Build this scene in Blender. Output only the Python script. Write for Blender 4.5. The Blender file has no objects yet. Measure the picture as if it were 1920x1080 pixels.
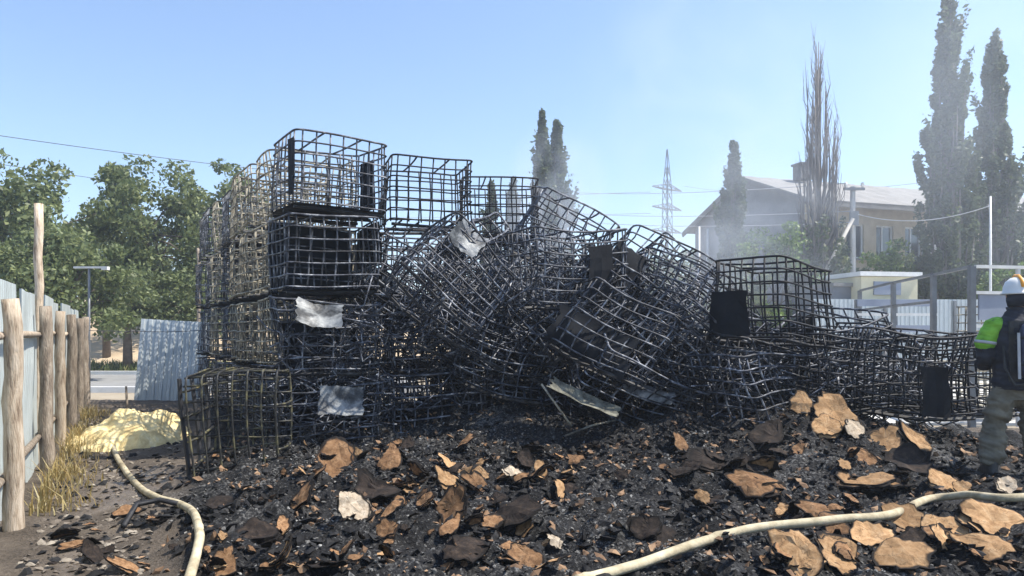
import bpy, math, random
import numpy as np
from mathutils import Vector, Matrix, Euler
R = math.radians
sc = bpy.context.scene
C = sc.collection
random.seed(7)
rng = np.random.default_rng(11)

# ------------------------------------------------------------------ camera, world, sun, exposure
F, CX, HY, CZ = 1387.0, 960.0, 622.0, 1.55          # focal length in photo pixels, principal column, horizon row, eye height
cam_d = bpy.data.cameras.new('camera'); cam = bpy.data.objects.new('camera', cam_d); C.objects.link(cam)
cam.location = (0, 0, CZ); cam.rotation_euler = (R(90), 0, 0)
cam_d.sensor_width = 36; cam_d.lens = 36 * F / 1920; cam_d.shift_y = (HY - 540) / 1920
cam_d.clip_start = 0.05; cam_d.clip_end = 6000
sc.camera = cam
SUN_EL = R(57); SUN_AZ = R(91)                     # azimuth clockwise from the view direction (+Y)
w = bpy.data.worlds.new('World'); sc.world = w; w.use_nodes = True
nt = w.node_tree; nt.nodes.clear()
sky = nt.nodes.new('ShaderNodeTexSky'); sky.sky_type = 'NISHITA'; sky.sun_disc = False
sky.sun_elevation = SUN_EL; sky.sun_rotation = SUN_AZ
sky.air_density = 1.0; sky.dust_density = 0.5; sky.ozone_density = 4.0; sky.altitude = 50
bg = nt.nodes.new('ShaderNodeBackground'); bg.inputs[1].default_value = 0.148
wo = nt.nodes.new('ShaderNodeOutputWorld')
nt.links.new(sky.outputs[0], bg.inputs[0]); nt.links.new(bg.outputs[0], wo.inputs[0])
sl = bpy.data.lights.new('sun', 'SUN'); sl.energy = 5.0; sl.angle = R(0.5); sl.color = (1.0, 0.93, 0.82)
so = bpy.data.objects.new('sun', sl); C.objects.link(so)
sdir = Vector((math.sin(SUN_AZ) * math.cos(SUN_EL), math.cos(SUN_AZ) * math.cos(SUN_EL), math.sin(SUN_EL)))
so.rotation_euler = sdir.to_track_quat('Z', 'Y').to_euler(); so.location = (20, 4, 30)
sc.view_settings.view_transform = 'Standard'; sc.view_settings.look = 'None'
sc.view_settings.gamma = 1; sc.view_settings.use_curve_mapping = False
sc.view_settings.exposure = 0.74
sc.cycles.max_bounces = 8; sc.cycles.transparent_max_bounces = 8
sc.cycles.volume_bounces = 1; sc.cycles.volume_step_rate = 4; sc.cycles.volume_max_steps = 64
sc.cycles.use_denoising = True

# ------------------------------------------------------------------ helpers
def P(px, py, D):
    return Vector(((px - CX) / F * D, D, CZ + (HY - py) / F * D))
def GX(px, D): return (px - CX) / F * D
def tag(o, label=None, cat=None, group=None, kind=None):
    if label: o['label'] = label
    if cat: o['category'] = cat
    if group: o['group'] = group
    if kind: o['kind'] = kind
    return o
def empty(name, loc=(0, 0, 0), rot=(0, 0, 0), label=None, cat=None, group=None):
    o = bpy.data.objects.new(name, None); C.objects.link(o); o.location = loc; o.rotation_euler = rot
    o.empty_display_size = 0.1
    return tag(o, label, cat, group)
def link(name, me, parent=None):
    o = bpy.data.objects.new(name, me); C.objects.link(o)
    if parent: o.parent = parent
    return o
class MB:
    def __init__(s): s.v = []; s.f = []
    def add(s, v, f):
        k = len(s.v); s.v.extend([tuple(p) for p in v]); s.f.extend([tuple(i + k for i in q) for q in f])
    def box(s, c, d, M=None):
        x, y, z = d[0] / 2, d[1] / 2, d[2] / 2
        v = [Vector(p) for p in ((-x,-y,-z),(x,-y,-z),(x,y,-z),(-x,y,-z),(-x,-y,z),(x,-y,z),(x,y,z),(-x,y,z))]
        if M is not None: v = [M @ p for p in v]
        c = Vector(c); v = [p + c for p in v]
        s.add(v, [(0,3,2,1),(4,5,6,7),(0,1,5,4),(1,2,6,5),(2,3,7,6),(3,0,4,7)]); return s
    def bar(s, a, b, wx, wy):
        a = Vector(a); b = Vector(b); d = b - a
        q = d.to_track_quat('Z', 'Y').to_matrix()
        s.box((a + b) / 2, (wx, wy, d.length), q); return s
    def tube(s, pts, r, n=6, closed=False, caps=True, ell=None):
        pts = [Vector(p) for p in pts]; m = len(pts)
        rr = r if isinstance(r, (list, tuple)) else [r] * m
        V = []; ref = None
        for i in range(m):
            if closed: t = pts[(i + 1) % m] - pts[i - 1]
            else: t = pts[min(i + 1, m - 1)] - pts[max(i - 1, 0)]
            if t.length < 1e-9: t = Vector((0, 0, 1))
            t.normalize()
            if ref is None:
                ref = Vector((0, 0, 1)) if abs(t.z) < .9 else Vector((1, 0, 0))
            a = ref - t * ref.dot(t)
            if a.length < 1e-4: a = Vector((0, 1, 0)) - t * t.y
            a.normalize(); b = t.cross(a); ref = a
            ea, eb = ell if ell else (1, 1)
            for k in range(n):
                an = 2 * math.pi * k / n
                V.append(pts[i] + (a * math.cos(an) * ea + b * math.sin(an) * eb) * rr[i])
        fs = []
        for i in range(m if closed else m - 1):
            j = (i + 1) % m
            for k in range(n):
                l = (k + 1) % n
                fs.append((i*n+k, i*n+l, j*n+l, j*n+k))
        if caps and not closed:
            fs.append(tuple(range(n))[::-1]); fs.append(tuple((m-1)*n + k for k in range(n)))
        s.add(V, fs); return s
    def rings(s, rows, n=20):
        """horizontal elliptical rings (cx, cy, cz, rx, ry) lofted and capped"""
        V = []
        for (cx, cy, cz, rx, ry) in rows:
            for k in range(n):
                a = 2 * math.pi * k / n
                V.append((cx + rx * math.cos(a), cy + ry * math.sin(a), cz))
        fs = []
        m = len(rows)
        for i in range(m - 1):
            for k in range(n):
                l = (k + 1) % n; fs.append((i*n+k, i*n+l, (i+1)*n+l, (i+1)*n+k))
        fs.append(tuple(range(n))[::-1]); fs.append(tuple((m-1)*n + k for k in range(n)))
        s.add(V, fs); return s
    def mesh(s, name, m, smooth=False):
        me = bpy.data.meshes.new(name); me.from_pydata(s.v, [], s.f); me.materials.append(m)
        if smooth: me.polygons.foreach_set('use_smooth', [True] * len(me.polygons))
        me.update(); return me
    def build(s, name, m, parent=None, smooth=False):
        return link(name, s.mesh(name, m, smooth), parent)

def hash2(ix, iy, seed):
    h = (ix.astype(np.int64) * 374761393 + iy.astype(np.int64) * 668265263 + seed * 974711) & 0x7fffffff
    h = ((h ^ (h >> 13)) * 1274126177) & 0x7fffffff
    h = (h ^ (h >> 16)) & 0xffff
    return h / 65535.0
def vnoise(x, y, seed=0):
    x = np.asarray(x, float); y = np.asarray(y, float)
    ix = np.floor(x); iy = np.floor(y); fx = x - ix; fy = y - iy
    fx = fx*fx*(3-2*fx); fy = fy*fy*(3-2*fy)
    a = hash2(ix, iy, seed); b = hash2(ix+1, iy, seed); c = hash2(ix, iy+1, seed); d = hash2(ix+1, iy+1, seed)
    return (a*(1-fx)+b*fx)*(1-fy) + (c*(1-fx)+d*fx)*fy
def fbm(x, y, seed=0, o=4):
    s = 0; a = .5; f = 1
    for k in range(o):
        s = s + a * vnoise(np.asarray(x)*f, np.asarray(y)*f, seed + k*17); a *= .5; f *= 2.03
    return s
def sst(a, b, x):
    t = np.clip((np.asarray(x, float) - a) / (b - a), 0, 1); return t*t*(3-2*t)

# ------------------------------------------------------------------ materials
def N(t, kind, **kw):
    n = t.nodes.new(kind)
    for k, v in kw.items(): setattr(n, k, v)
    return n
def newmat(name):
    m = bpy.data.materials.new(name); m.use_nodes = True
    t = m.node_tree; b = t.nodes['Principled BSDF']; return m, t, b
def ramp(t, stops, interp='LINEAR'):
    r = t.nodes.new('ShaderNodeValToRGB'); r.color_ramp.interpolation = interp
    e = r.color_ramp.elements
    while len(e) < len(stops): e.new(.5)
    for i, (p, c) in enumerate(stops): e[i].position = p; e[i].color = (*c, 1)
    return r
def noise_mat(name, stops, scale=4, rough=.8, metal=0, bump=.3, detail=6, bscale=None, dist=.02, coord='Object', vscale=None, randv=0, rrange=None):
    m, t, b = newmat(name)
    tc = N(t, 'ShaderNodeTexCoord'); mp = N(t, 'ShaderNodeMapping')
    if vscale: mp.inputs['Scale'].default_value = vscale
    t.links.new(tc.outputs[coord], mp.inputs[0])
    n = N(t, 'ShaderNodeTexNoise'); n.inputs['Scale'].default_value = scale; n.inputs['Detail'].default_value = detail; n.inputs['Roughness'].default_value = .62
    t.links.new(mp.outputs[0], n.inputs[0])
    r = ramp(t, stops); t.links.new(n.outputs[0], r.inputs[0])
    col = r.outputs[0]
    if randv:
        oi = N(t, 'ShaderNodeObjectInfo'); mr = N(t, 'ShaderNodeMapRange'); mr.inputs[3].default_value = 1 - randv; mr.inputs[4].default_value = 1 + randv
        hs = N(t, 'ShaderNodeHueSaturation'); t.links.new(oi.outputs['Random'], mr.inputs[0]); t.links.new(mr.outputs[0], hs.inputs['Value']); t.links.new(col, hs.inputs['Color']); col = hs.outputs[0]
    t.links.new(col, b.inputs['Base Color'])
    b.inputs['Roughness'].default_value = rough; b.inputs['Metallic'].default_value = metal
    if rrange:
        mr2 = N(t, 'ShaderNodeMapRange'); mr2.inputs[1].default_value = .35; mr2.inputs[2].default_value = .65; mr2.inputs[3].default_value = rrange[0]; mr2.inputs[4].default_value = rrange[1]
        t.links.new(n.outputs[0], mr2.inputs[0]); t.links.new(mr2.outputs[0], b.inputs['Roughness'])
    if bump:
        n2 = N(t, 'ShaderNodeTexNoise'); n2.inputs['Scale'].default_value = bscale or scale * 4; n2.inputs['Detail'].default_value = 8
        t.links.new(mp.outputs[0], n2.inputs[0])
        bp = N(t, 'ShaderNodeBump'); bp.inputs['Strength'].default_value = bump; bp.inputs['Distance'].default_value = dist
        t.links.new(n2.outputs[0], bp.inputs['Height']); t.links.new(bp.outputs[0], b.inputs['Normal'])
    return m
M = {}
M['steel_burnt'] = noise_mat('burnt_steel', [(.34, (.009,.010,.013)), (.45, (.026,.029,.039)), (.54, (.08,.087,.108)), (.64, (.26,.27,.29)), (.78, (.12,.08,.055))], scale=7, rough=.6, metal=.1, bump=.15, randv=.5)  # light blue-grey stops paint highlights into the bars' base colour
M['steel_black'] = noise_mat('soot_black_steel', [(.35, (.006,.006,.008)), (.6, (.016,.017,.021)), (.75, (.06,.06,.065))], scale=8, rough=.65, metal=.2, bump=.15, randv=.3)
M['steel_pale'] = noise_mat('pale_sunlit_steel', [(.32, (.03,.03,.028)), (.44, (.14,.13,.105)), (.58, (.42,.38,.29)), (.76, (.22,.15,.085))], scale=6, rough=.6, metal=.15, bump=.15, randv=.25)  # pale galvanised tone that also carries the sunlit look of the left row
M['steel_olive'] = noise_mat('scorched_sunlit_steel', [(.36, (.010,.010,.011)), (.50, (.028,.028,.026)), (.62, (.12,.11,.055)), (.76, (.26,.21,.08))], scale=6, rough=.6, metal=.1, bump=.15, randv=.25)  # olive-yellow stops paint the sun's warm tint onto the steel
M['tray'] = noise_mat('charred_tray', [(.35, (.010,.010,.011)), (.55, (.03,.03,.033)), (.72, (.12,.12,.12))], scale=5, rough=.7, metal=.1, bump=.3)
M['plate_black'] = noise_mat('soot_plate', [(.3, (.006,.007,.010)), (.6, (.012,.014,.018)), (.8, (.035,.035,.036))], scale=3, rough=.85, metal=0, bump=.2)
M['plate_black'].node_tree.nodes['Principled BSDF'].inputs['Specular IOR Level'].default_value = .2
M['plate_glint'] = noise_mat('highlight_sheet', [(.36, (.015,.017,.02)), (.46, (.06,.065,.07)), (.56, (.20,.21,.215)), (.68, (.36,.37,.36)), (.8, (.17,.15,.12))], scale=4.2, rough=.55, metal=.15, bump=.35, dist=.03)  # pale stops paint highlights, near-black ones the shade of the mesh
M['insulation'] = noise_mat('charred_insulation', [(.35, (.03,.03,.026)), (.5, (.10,.10,.08)), (.65, (.20,.195,.155))], scale=9, rough=.9, bump=.6)
M['wood'] = noise_mat('weathered_pine', [(.32, (.17,.12,.08)), (.42, (.36,.28,.20)), (.55, (.50,.41,.31)), (.70, (.58,.50,.40))], scale=4, rough=.85, bump=.5, vscale=(7, 7, 1.2), randv=.25)
M['wood_bark'] = noise_mat('bark_wood', [(.3, (.10,.075,.055)), (.5, (.25,.20,.15)), (.7, (.40,.34,.27))], scale=4, rough=.9, bump=.8, vscale=(6, 6, 1.2), randv=.15)
M['fence'] = noise_mat('pale_blue_sheet', [(.28, (.27,.29,.28)), (.45, (.43,.475,.47)), (.62, (.52,.565,.555)), (.78, (.30,.27,.22))], scale=1.6, rough=.45, metal=.1, bump=.08, vscale=(1, 1, .5), randv=.06)
M['galv'] = noise_mat('galvanised_sheet', [(.3, (.36,.40,.42)), (.6, (.50,.545,.56)), (.8, (.42,.44,.44))], scale=1.2, rough=.45, metal=.2, bump=.08, randv=.06)
M['pipe_grey'] = noise_mat('grey_pipe', [(.3, (.12,.125,.13)), (.6, (.2,.21,.22)), (.8, (.17,.14,.11))], scale=3, rough=.5, metal=.4, bump=.1)
M['pipe_white'] = noise_mat('white_pipe', [(.3, (.55,.55,.53)), (.7, (.72,.72,.70))], scale=3, rough=.5, bump=.1)
M['rust'] = noise_mat('rusty_steel', [(.3, (.10,.055,.035)), (.6, (.2,.11,.06)), (.8, (.26,.17,.1))], scale=5, rough=.8, bump=.3)
M['hose'] = noise_mat('fire_hose_canvas', [(.3, (.16,.13,.085)), (.44, (.33,.28,.18)), (.56, (.46,.40,.27)), (.7, (.56,.50,.36))], scale=6, rough=.85, bump=.5, bscale=60, dist=.006)
M['sand'] = noise_mat('yellow_sand', [(.3, (.55,.40,.18)), (.5, (.76,.61,.30)), (.7, (.84,.73,.45))], scale=6, rough=.9, bump=.6, bscale=26, dist=.03)
M['dryweed'] = noise_mat('dry_weed', [(.3, (.30,.20,.06)), (.55, (.48,.35,.12)), (.75, (.55,.46,.22))], scale=5, rough=.9, bump=0)
M['bark'] = noise_mat('tree_bark', [(.3, (.07,.055,.045)), (.6, (.16,.13,.11)), (.8, (.22,.19,.16))], scale=5, rough=.9, bump=.8)
M['poplar_bark'] = noise_mat('poplar_bark', [(.3, (.10,.09,.085)), (.6, (.18,.16,.15)), (.8, (.25,.22,.2))], scale=2, rough=.9, bump=.5)
M['brick_wall'] = noise_mat('tan_silicate_wall', [(.3, (.38,.31,.21)), (.55, (.48,.40,.28)), (.75, (.55,.47,.35))], scale=2.5, rough=.85, bump=.3)
M['gable'] = noise_mat('shaded_wall_grey', [(.3, (.17,.18,.20)), (.7, (.24,.25,.275))], scale=2, rough=.85, bump=.2)  # blue-grey tone paints shade and smoke onto walls turned from the sun
M['roof'] = noise_mat('slate_roof', [(.3, (.18,.175,.165)), (.6, (.26,.25,.235)), (.8, (.21,.195,.18))], scale=1.5, rough=.8, bump=.3)
M['eave'] = noise_mat('eave_boards', [(.3, (.14,.13,.13)), (.7, (.22,.21,.2))], scale=3, rough=.85, bump=.2)
M['white_paint'] = noise_mat('white_paint', [(.3, (.62,.62,.6)), (.7, (.76,.76,.74))], scale=3, rough=.5, bump=.1)
M['cream'] = noise_mat('cream_render', [(.3, (.62,.56,.38)), (.7, (.76,.70,.50))], scale=2, rough=.8, bump=.15)
M['greyblue'] = noise_mat('grey_blue_panel', [(.3, (.22,.25,.32)), (.7, (.30,.33,.40))], scale=2, rough=.6, bump=.1)
M['wire'] = noise_mat('cable', [(.3, (.05,.05,.055)), (.7, (.09,.09,.095))], scale=2, rough=.6, bump=0)
M['wire_pale'] = noise_mat('aluminium_cable', [(.3, (.45,.46,.48)), (.7, (.6,.6,.62))], scale=2, rough=.4, metal=.5, bump=0)
M['concrete'] = noise_mat('concrete', [(.3, (.36,.34,.31)), (.55, (.48,.46,.42)), (.75, (.55,.53,.49))], scale=1.2, rough=.85, bump=.3, bscale=20)
M['slab'] = noise_mat('pale_yard_concrete', [(.3, (.42,.40,.36)), (.55, (.56,.54,.50)), (.75, (.62,.60,.56))], scale=.8, rough=.85, bump=.3, bscale=20)
M['asphalt'] = noise_mat('worn_road', [(.3, (.20,.20,.20)), (.7, (.28,.28,.275))], scale=1.2, rough=.85, bump=.3, bscale=30)
M['sandbank'] = noise_mat('sandy_bank', [(.3, (.36,.27,.17)), (.55, (.50,.39,.26)), (.75, (.57,.46,.33))], scale=.5, rough=.95, bump=.5, bscale=4)
M['pylon'] = noise_mat('pylon_steel', [(.3, (.16,.17,.19)), (.7, (.25,.26,.28))], scale=2, rough=.6, metal=.3, bump=0)
M['jacket'] = noise_mat('dark_turnout_cloth', [(.3, (.012,.014,.022)), (.7, (.03,.033,.045))], scale=9, rough=.9, bump=.4, bscale=14, dist=.02)
M['trousers'] = noise_mat('olive_turnout_trousers', [(.3, (.085,.078,.058)), (.55, (.165,.148,.108)), (.75, (.25,.225,.165))], scale=5, rough=.9, bump=.5, bscale=9, dist=.03)
M['lime'] = noise_mat('lime_cloth', [(.3, (.02,.05,.01)), (.42, (.14,.36,.02)), (.7, (.26,.56,.05))], scale=7, rough=.7, bump=.4, bscale=16)
M['silver'] = noise_mat('reflective_band', [(.3, (.35,.36,.38)), (.7, (.55,.56,.58))], scale=9, rough=.4, bump=.2)
M['cylinder'] = noise_mat('dark_blue_cylinder', [(.3, (.025,.03,.06)), (.7, (.05,.055,.10))], scale=5, rough=.3, bump=.05)
M['helmet'] = noise_mat('white_helmet_shell', [(.3, (.62,.62,.6)), (.7, (.78,.78,.76))], scale=4, rough=.35, bump=.05)
M['orange'] = noise_mat('orange_trim', [(.3, (.75,.30,.03)), (.7, (.85,.40,.05))], scale=4, rough=.4, bump=.05)
M['skin'] = noise_mat('skin', [(.3, (.42,.26,.19)), (.7, (.52,.33,.25))], scale=9, rough=.6, bump=.1)
M['boot'] = noise_mat('boot_rubber', [(.3, (.015,.015,.016)), (.7, (.05,.05,.048))], scale=9, rough=.6, bump=.3)
M['hair'] = noise_mat('dark_hair', [(.3, (.02,.016,.012)), (.7, (.05,.04,.03))], scale=30, rough=.8, bump=.5)

def glass_mat():
    m, t, b = newmat('window_glass'); b.inputs['Base Color'].default_value = (.03, .04, .05, 1); b.inputs['Roughness'].default_value = .08
    b.inputs['Specular IOR Level'].default_value = .9; return m
M['glass'] = glass_mat()
def curtain(): return noise_mat('pale_curtain', [(.3, (.55,.55,.55)), (.7, (.7,.7,.68))], scale=4, rough=.9, bump=.2)
M['curtain'] = curtain()
def leaf_mat(name, c1, c2, c3):
    m, t, b = newmat(name)
    at = N(t, 'ShaderNodeAttribute'); at.attribute_name = 'rnd'
    r = ramp(t, [(0, c1), (.55, c2), (1, c3)]); t.links.new(at.outputs['Fac'], r.inputs[0])
    t.links.new(r.outputs[0], b.inputs['Base Color']); b.inputs['Roughness'].default_value = .55
    tr = N(t, 'ShaderNodeBsdfTranslucent'); t.links.new(r.outputs[0], tr.inputs[0])
    mx = N(t, 'ShaderNodeMixShader'); mx.inputs[0].default_value = .38
    t.links.new(b.outputs[0], mx.inputs[1]); t.links.new(tr.outputs[0], mx.inputs[2])
    t.links.new(mx.outputs[0], t.nodes['Material Output'].inputs[0]); return m
M['leaf_elm'] = leaf_mat('elm_leaf', (.07,.09,.04), (.15,.19,.075), (.29,.32,.13))
M['leaf_fresh'] = leaf_mat('fresh_leaf', (.06,.10,.02), (.13,.21,.045), (.22,.30,.08))
M['leaf_poplar'] = leaf_mat('poplar_leaf', (.05,.07,.035), (.085,.115,.055), (.15,.18,.09))
M['grass'] = leaf_mat('grass_blade', (.07,.10,.03), (.12,.16,.05), (.26,.25,.10))
M['weed'] = leaf_mat('dry_weed_blade', (.22,.15,.05), (.36,.27,.10), (.45,.39,.2))

# near ground: dirt track on the left, black ash bed elsewhere, told apart by the attribute 'ash'
def ground_near_mat():
    m, t, b = newmat('ash_and_dirt')
    tc = N(t, 'ShaderNodeTexCoord')
    def noise(scale, detail=8, rough=.65):
        n = N(t, 'ShaderNodeTexNoise'); n.inputs['Scale'].default_value = scale; n.inputs['Detail'].default_value = detail; n.inputs['Roughness'].default_value = rough
        t.links.new(tc.outputs['Object'], n.inputs[0]); return n
    n1 = noise(38); n2 = noise(2.2); n3 = noise(70, 4); n4 = noise(1.1, 4)
    ash = ramp(t, [(.36, (.003,.003,.004)), (.48, (.010,.010,.011)), (.57, (.026,.026,.027)), (.66, (.11,.109,.106)), (.78, (.30,.295,.28))])
    am = N(t, 'ShaderNodeMath', operation='MULTIPLY_ADD'); am.inputs[1].default_value = .55; am.inputs[2].default_value = -.27; t.links.new(n4.outputs[0], am.inputs[0])
    an = N(t, 'ShaderNodeMath', operation='ADD'); t.links.new(n1.outputs[0], an.inputs[0]); t.links.new(am.outputs[0], an.inputs[1]); t.links.new(an.outputs[0], ash.inputs[0])
    b.inputs['Specular IOR Level'].default_value = .3
    dirt = ramp(t, [(.3, (.045,.037,.03)), (.48, (.105,.085,.066)), (.6, (.17,.14,.11)), (.74, (.30,.26,.20))])
    mxn = N(t, 'ShaderNodeMix'); mxn.inputs[0].default_value = .45
    t.links.new(n2.outputs[0], mxn.inputs[2]); t.links.new(n1.outputs[0], mxn.inputs[3]); t.links.new(mxn.outputs[0], dirt.inputs[0])
    at = N(t, 'ShaderNodeAttribute'); at.attribute_name = 'ash'
    ad = N(t, 'ShaderNodeMath', operation='MULTIPLY_ADD'); ad.inputs[1].default_value = .7; t.links.new(n2.outputs[0], ad.inputs[0]); t.links.new(at.outputs['Fac'], ad.inputs[2])
    ms = N(t, 'ShaderNodeMapRange'); ms.inputs[1].default_value = .62; ms.inputs[2].default_value = .98; t.links.new(ad.outputs[0], ms.inputs[0])
    mx = N(t, 'ShaderNodeMix', data_type='RGBA'); t.links.new(ms.outputs[0], mx.inputs[0]); t.links.new(dirt.outputs[0], mx.inputs[6]); t.links.new(ash.outputs[0], mx.inputs[7])
    t.links.new(mx.outputs[2], b.inputs['Base Color'])
    wet = N(t, 'ShaderNodeAttribute'); wet.attribute_name = 'wet'
    rr = N(t, 'ShaderNodeMapRange'); rr.inputs[3].default_value = .85; rr.inputs[4].default_value = .16; t.links.new(wet.outputs['Fac'], rr.inputs[0]); t.links.new(rr.outputs[0], b.inputs['Roughness'])
    bp = N(t, 'ShaderNodeBump'); bp.inputs['Distance'].default_value = .05
    wi = N(t, 'ShaderNodeMapRange'); wi.inputs[3].default_value = 1; wi.inputs[4].default_value = .08; t.links.new(wet.outputs['Fac'], wi.inputs[0]); t.links.new(wi.outputs[0], bp.inputs['Strength'])
    t.links.new(n1.outputs[0], bp.inputs['Height'])
    bp2 = N(t, 'ShaderNodeBump'); bp2.inputs['Strength'].default_value = .6; bp2.inputs['Distance'].default_value = .01
    t.links.new(n3.outputs[0], bp2.inputs['Height']); t.links.new(bp.outputs[0], bp2.inputs['Normal'])
    t.links.new(bp2.outputs[0], b.inputs['Normal'])
    return m
M['ground_near'] = ground_near_mat()
M['ground_far'] = noise_mat('dry_earth', [(.3, (.20,.16,.11)), (.5, (.30,.25,.18)), (.7, (.38,.33,.25))], scale=.35, rough=.95, bump=.4, bscale=8, coord='Object')

def board_mat(name, c1, c2, c3, chk=1.0):
    """scorched board: tan in the middle, charred towards its torn rim (attribute 'char' = 1 at the rim)"""
    m, t, b = newmat(name)
    tc = N(t, 'ShaderNodeTexCoord'); oi = N(t, 'ShaderNodeObjectInfo')
    ad = N(t, 'ShaderNodeVectorMath', operation='ADD'); sc_ = N(t, 'ShaderNodeVectorMath', operation='SCALE'); sc_.inputs[0].default_value = (31, 17, 11)
    t.links.new(oi.outputs['Random'], sc_.inputs['Scale']); t.links.new(tc.outputs['Object'], ad.inputs[0]); t.links.new(sc_.outputs[0], ad.inputs[1])
    n = N(t, 'ShaderNodeTexNoise'); n.inputs['Scale'].default_value = 1.6; n.inputs['Detail'].default_value = 6; t.links.new(ad.outputs[0], n.inputs[0])
    n2 = N(t, 'ShaderNodeTexNoise'); n2.inputs['Scale'].default_value = 3.5; n2.inputs['Detail'].default_value = 9; n2.inputs['Roughness'].default_value = .7; t.links.new(ad.outputs[0], n2.inputs[0])
    r = ramp(t, [(.3, c1), (.5, c2), (.7, c3)]); t.links.new(n2.outputs[0], r.inputs[0])
    hs = N(t, 'ShaderNodeHueSaturation'); mr = N(t, 'ShaderNodeMapRange'); mr.inputs[3].default_value = .65; mr.inputs[4].default_value = 1.2
    t.links.new(oi.outputs['Random'], mr.inputs[0]); t.links.new(mr.outputs[0], hs.inputs['Value']); t.links.new(r.outputs[0], hs.inputs['Color'])
    at = N(t, 'ShaderNodeAttribute'); at.attribute_name = 'char'
    f = N(t, 'ShaderNodeMath', operation='MULTIPLY_ADD'); f.inputs[1].default_value = 1.5; t.links.new(n.outputs[0], f.inputs[0]); t.links.new(at.outputs['Fac'], f.inputs[2])
    f2 = N(t, 'ShaderNodeMapRange'); f2.inputs[1].default_value = 1.32 / chk; f2.inputs[2].default_value = 1.62 / chk; t.links.new(f.outputs[0], f2.inputs[0])
    mx = N(t, 'ShaderNodeMix', data_type='RGBA'); t.links.new(f2.outputs[0], mx.inputs[0]); t.links.new(hs.outputs[0], mx.inputs[6]); mx.inputs[7].default_value = (.010, .008, .007, 1)
    vo = N(t, 'ShaderNodeTexVoronoi', feature='DISTANCE_TO_EDGE'); vo.inputs['Scale'].default_value = 2.3; wv = N(t, 'ShaderNodeVectorMath', operation='MULTIPLY_ADD'); wv.inputs[1].default_value = (.5, .5, .5)
    t.links.new(n2.outputs['Color'], wv.inputs[0]); t.links.new(ad.outputs[0], wv.inputs[2]); t.links.new(wv.outputs[0], vo.inputs['Vector'])
    cr = N(t, 'ShaderNodeMapRange'); cr.inputs[1].default_value = .002; cr.inputs[2].default_value = .022; t.links.new(vo.outputs['Distance'], cr.inputs[0])
    cm = N(t, 'ShaderNodeMapRange'); cm.inputs[1].default_value = .42; cm.inputs[2].default_value = .56; t.links.new(n.outputs[0], cm.inputs[0]); cx_ = N(t, 'ShaderNodeMath', operation='MAXIMUM'); t.links.new(cr.outputs[0], cx_.inputs[0]); t.links.new(cm.outputs[0], cx_.inputs[1]); cr = cx_
    ck = N(t, 'ShaderNodeMix', data_type='RGBA'); t.links.new(cr.outputs[0], ck.inputs[0]); ck.inputs[6].default_value = (.03, .02, .014, 1); t.links.new(mx.outputs[2], ck.inputs[7])
    t.links.new(ck.outputs[2], b.inputs['Base Color']); b.inputs['Roughness'].default_value = .9; b.inputs['Specular IOR Level'].default_value = .25
    bp = N(t, 'ShaderNodeBump'); bp.inputs['Strength'].default_value = .25; bp.inputs['Distance'].default_value = .02; t.links.new(n2.outputs[0], bp.inputs['Height']); t.links.new(bp.outputs[0], b.inputs['Normal'])
    return m
M['board'] = board_mat('scorched_board', (.09,.045,.022), (.21,.115,.055), (.34,.21,.115), 1.10)
M['board_tan'] = board_mat('tan_board', (.20,.11,.05), (.34,.205,.10), (.46,.31,.175), .99)
M['board_pale'] = board_mat('pale_paper', (.26,.20,.14), (.42,.34,.25), (.54,.47,.37), .96)
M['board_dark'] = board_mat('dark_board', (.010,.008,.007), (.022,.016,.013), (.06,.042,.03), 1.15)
M['char_flake'] = noise_mat('char_flake', [(.35, (.004,.004,.005)), (.55, (.012,.012,.013)), (.7, (.045,.044,.043))], scale=6, rough=.75, bump=.2)
M['char_flake'].node_tree.nodes['Principled BSDF'].inputs['Specular IOR Level'].default_value = .25
M['ash_flake'] = noise_mat('ash_flake', [(.35, (.045,.044,.043)), (.55, (.12,.118,.113)), (.68, (.34,.335,.32))], scale=9, rough=.9, bump=.2)
M['dirt_clod'] = noise_mat('dirt_clod', [(.3, (.06,.05,.04)), (.5, (.15,.125,.10)), (.7, (.36,.32,.26))], scale=3, rough=.95, bump=.2)
M['brown_flake'] = noise_mat('brown_flake', [(.35, (.05,.032,.02)), (.5, (.17,.10,.055)), (.65, (.34,.22,.13))], scale=3, rough=.9, bump=.2)

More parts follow.
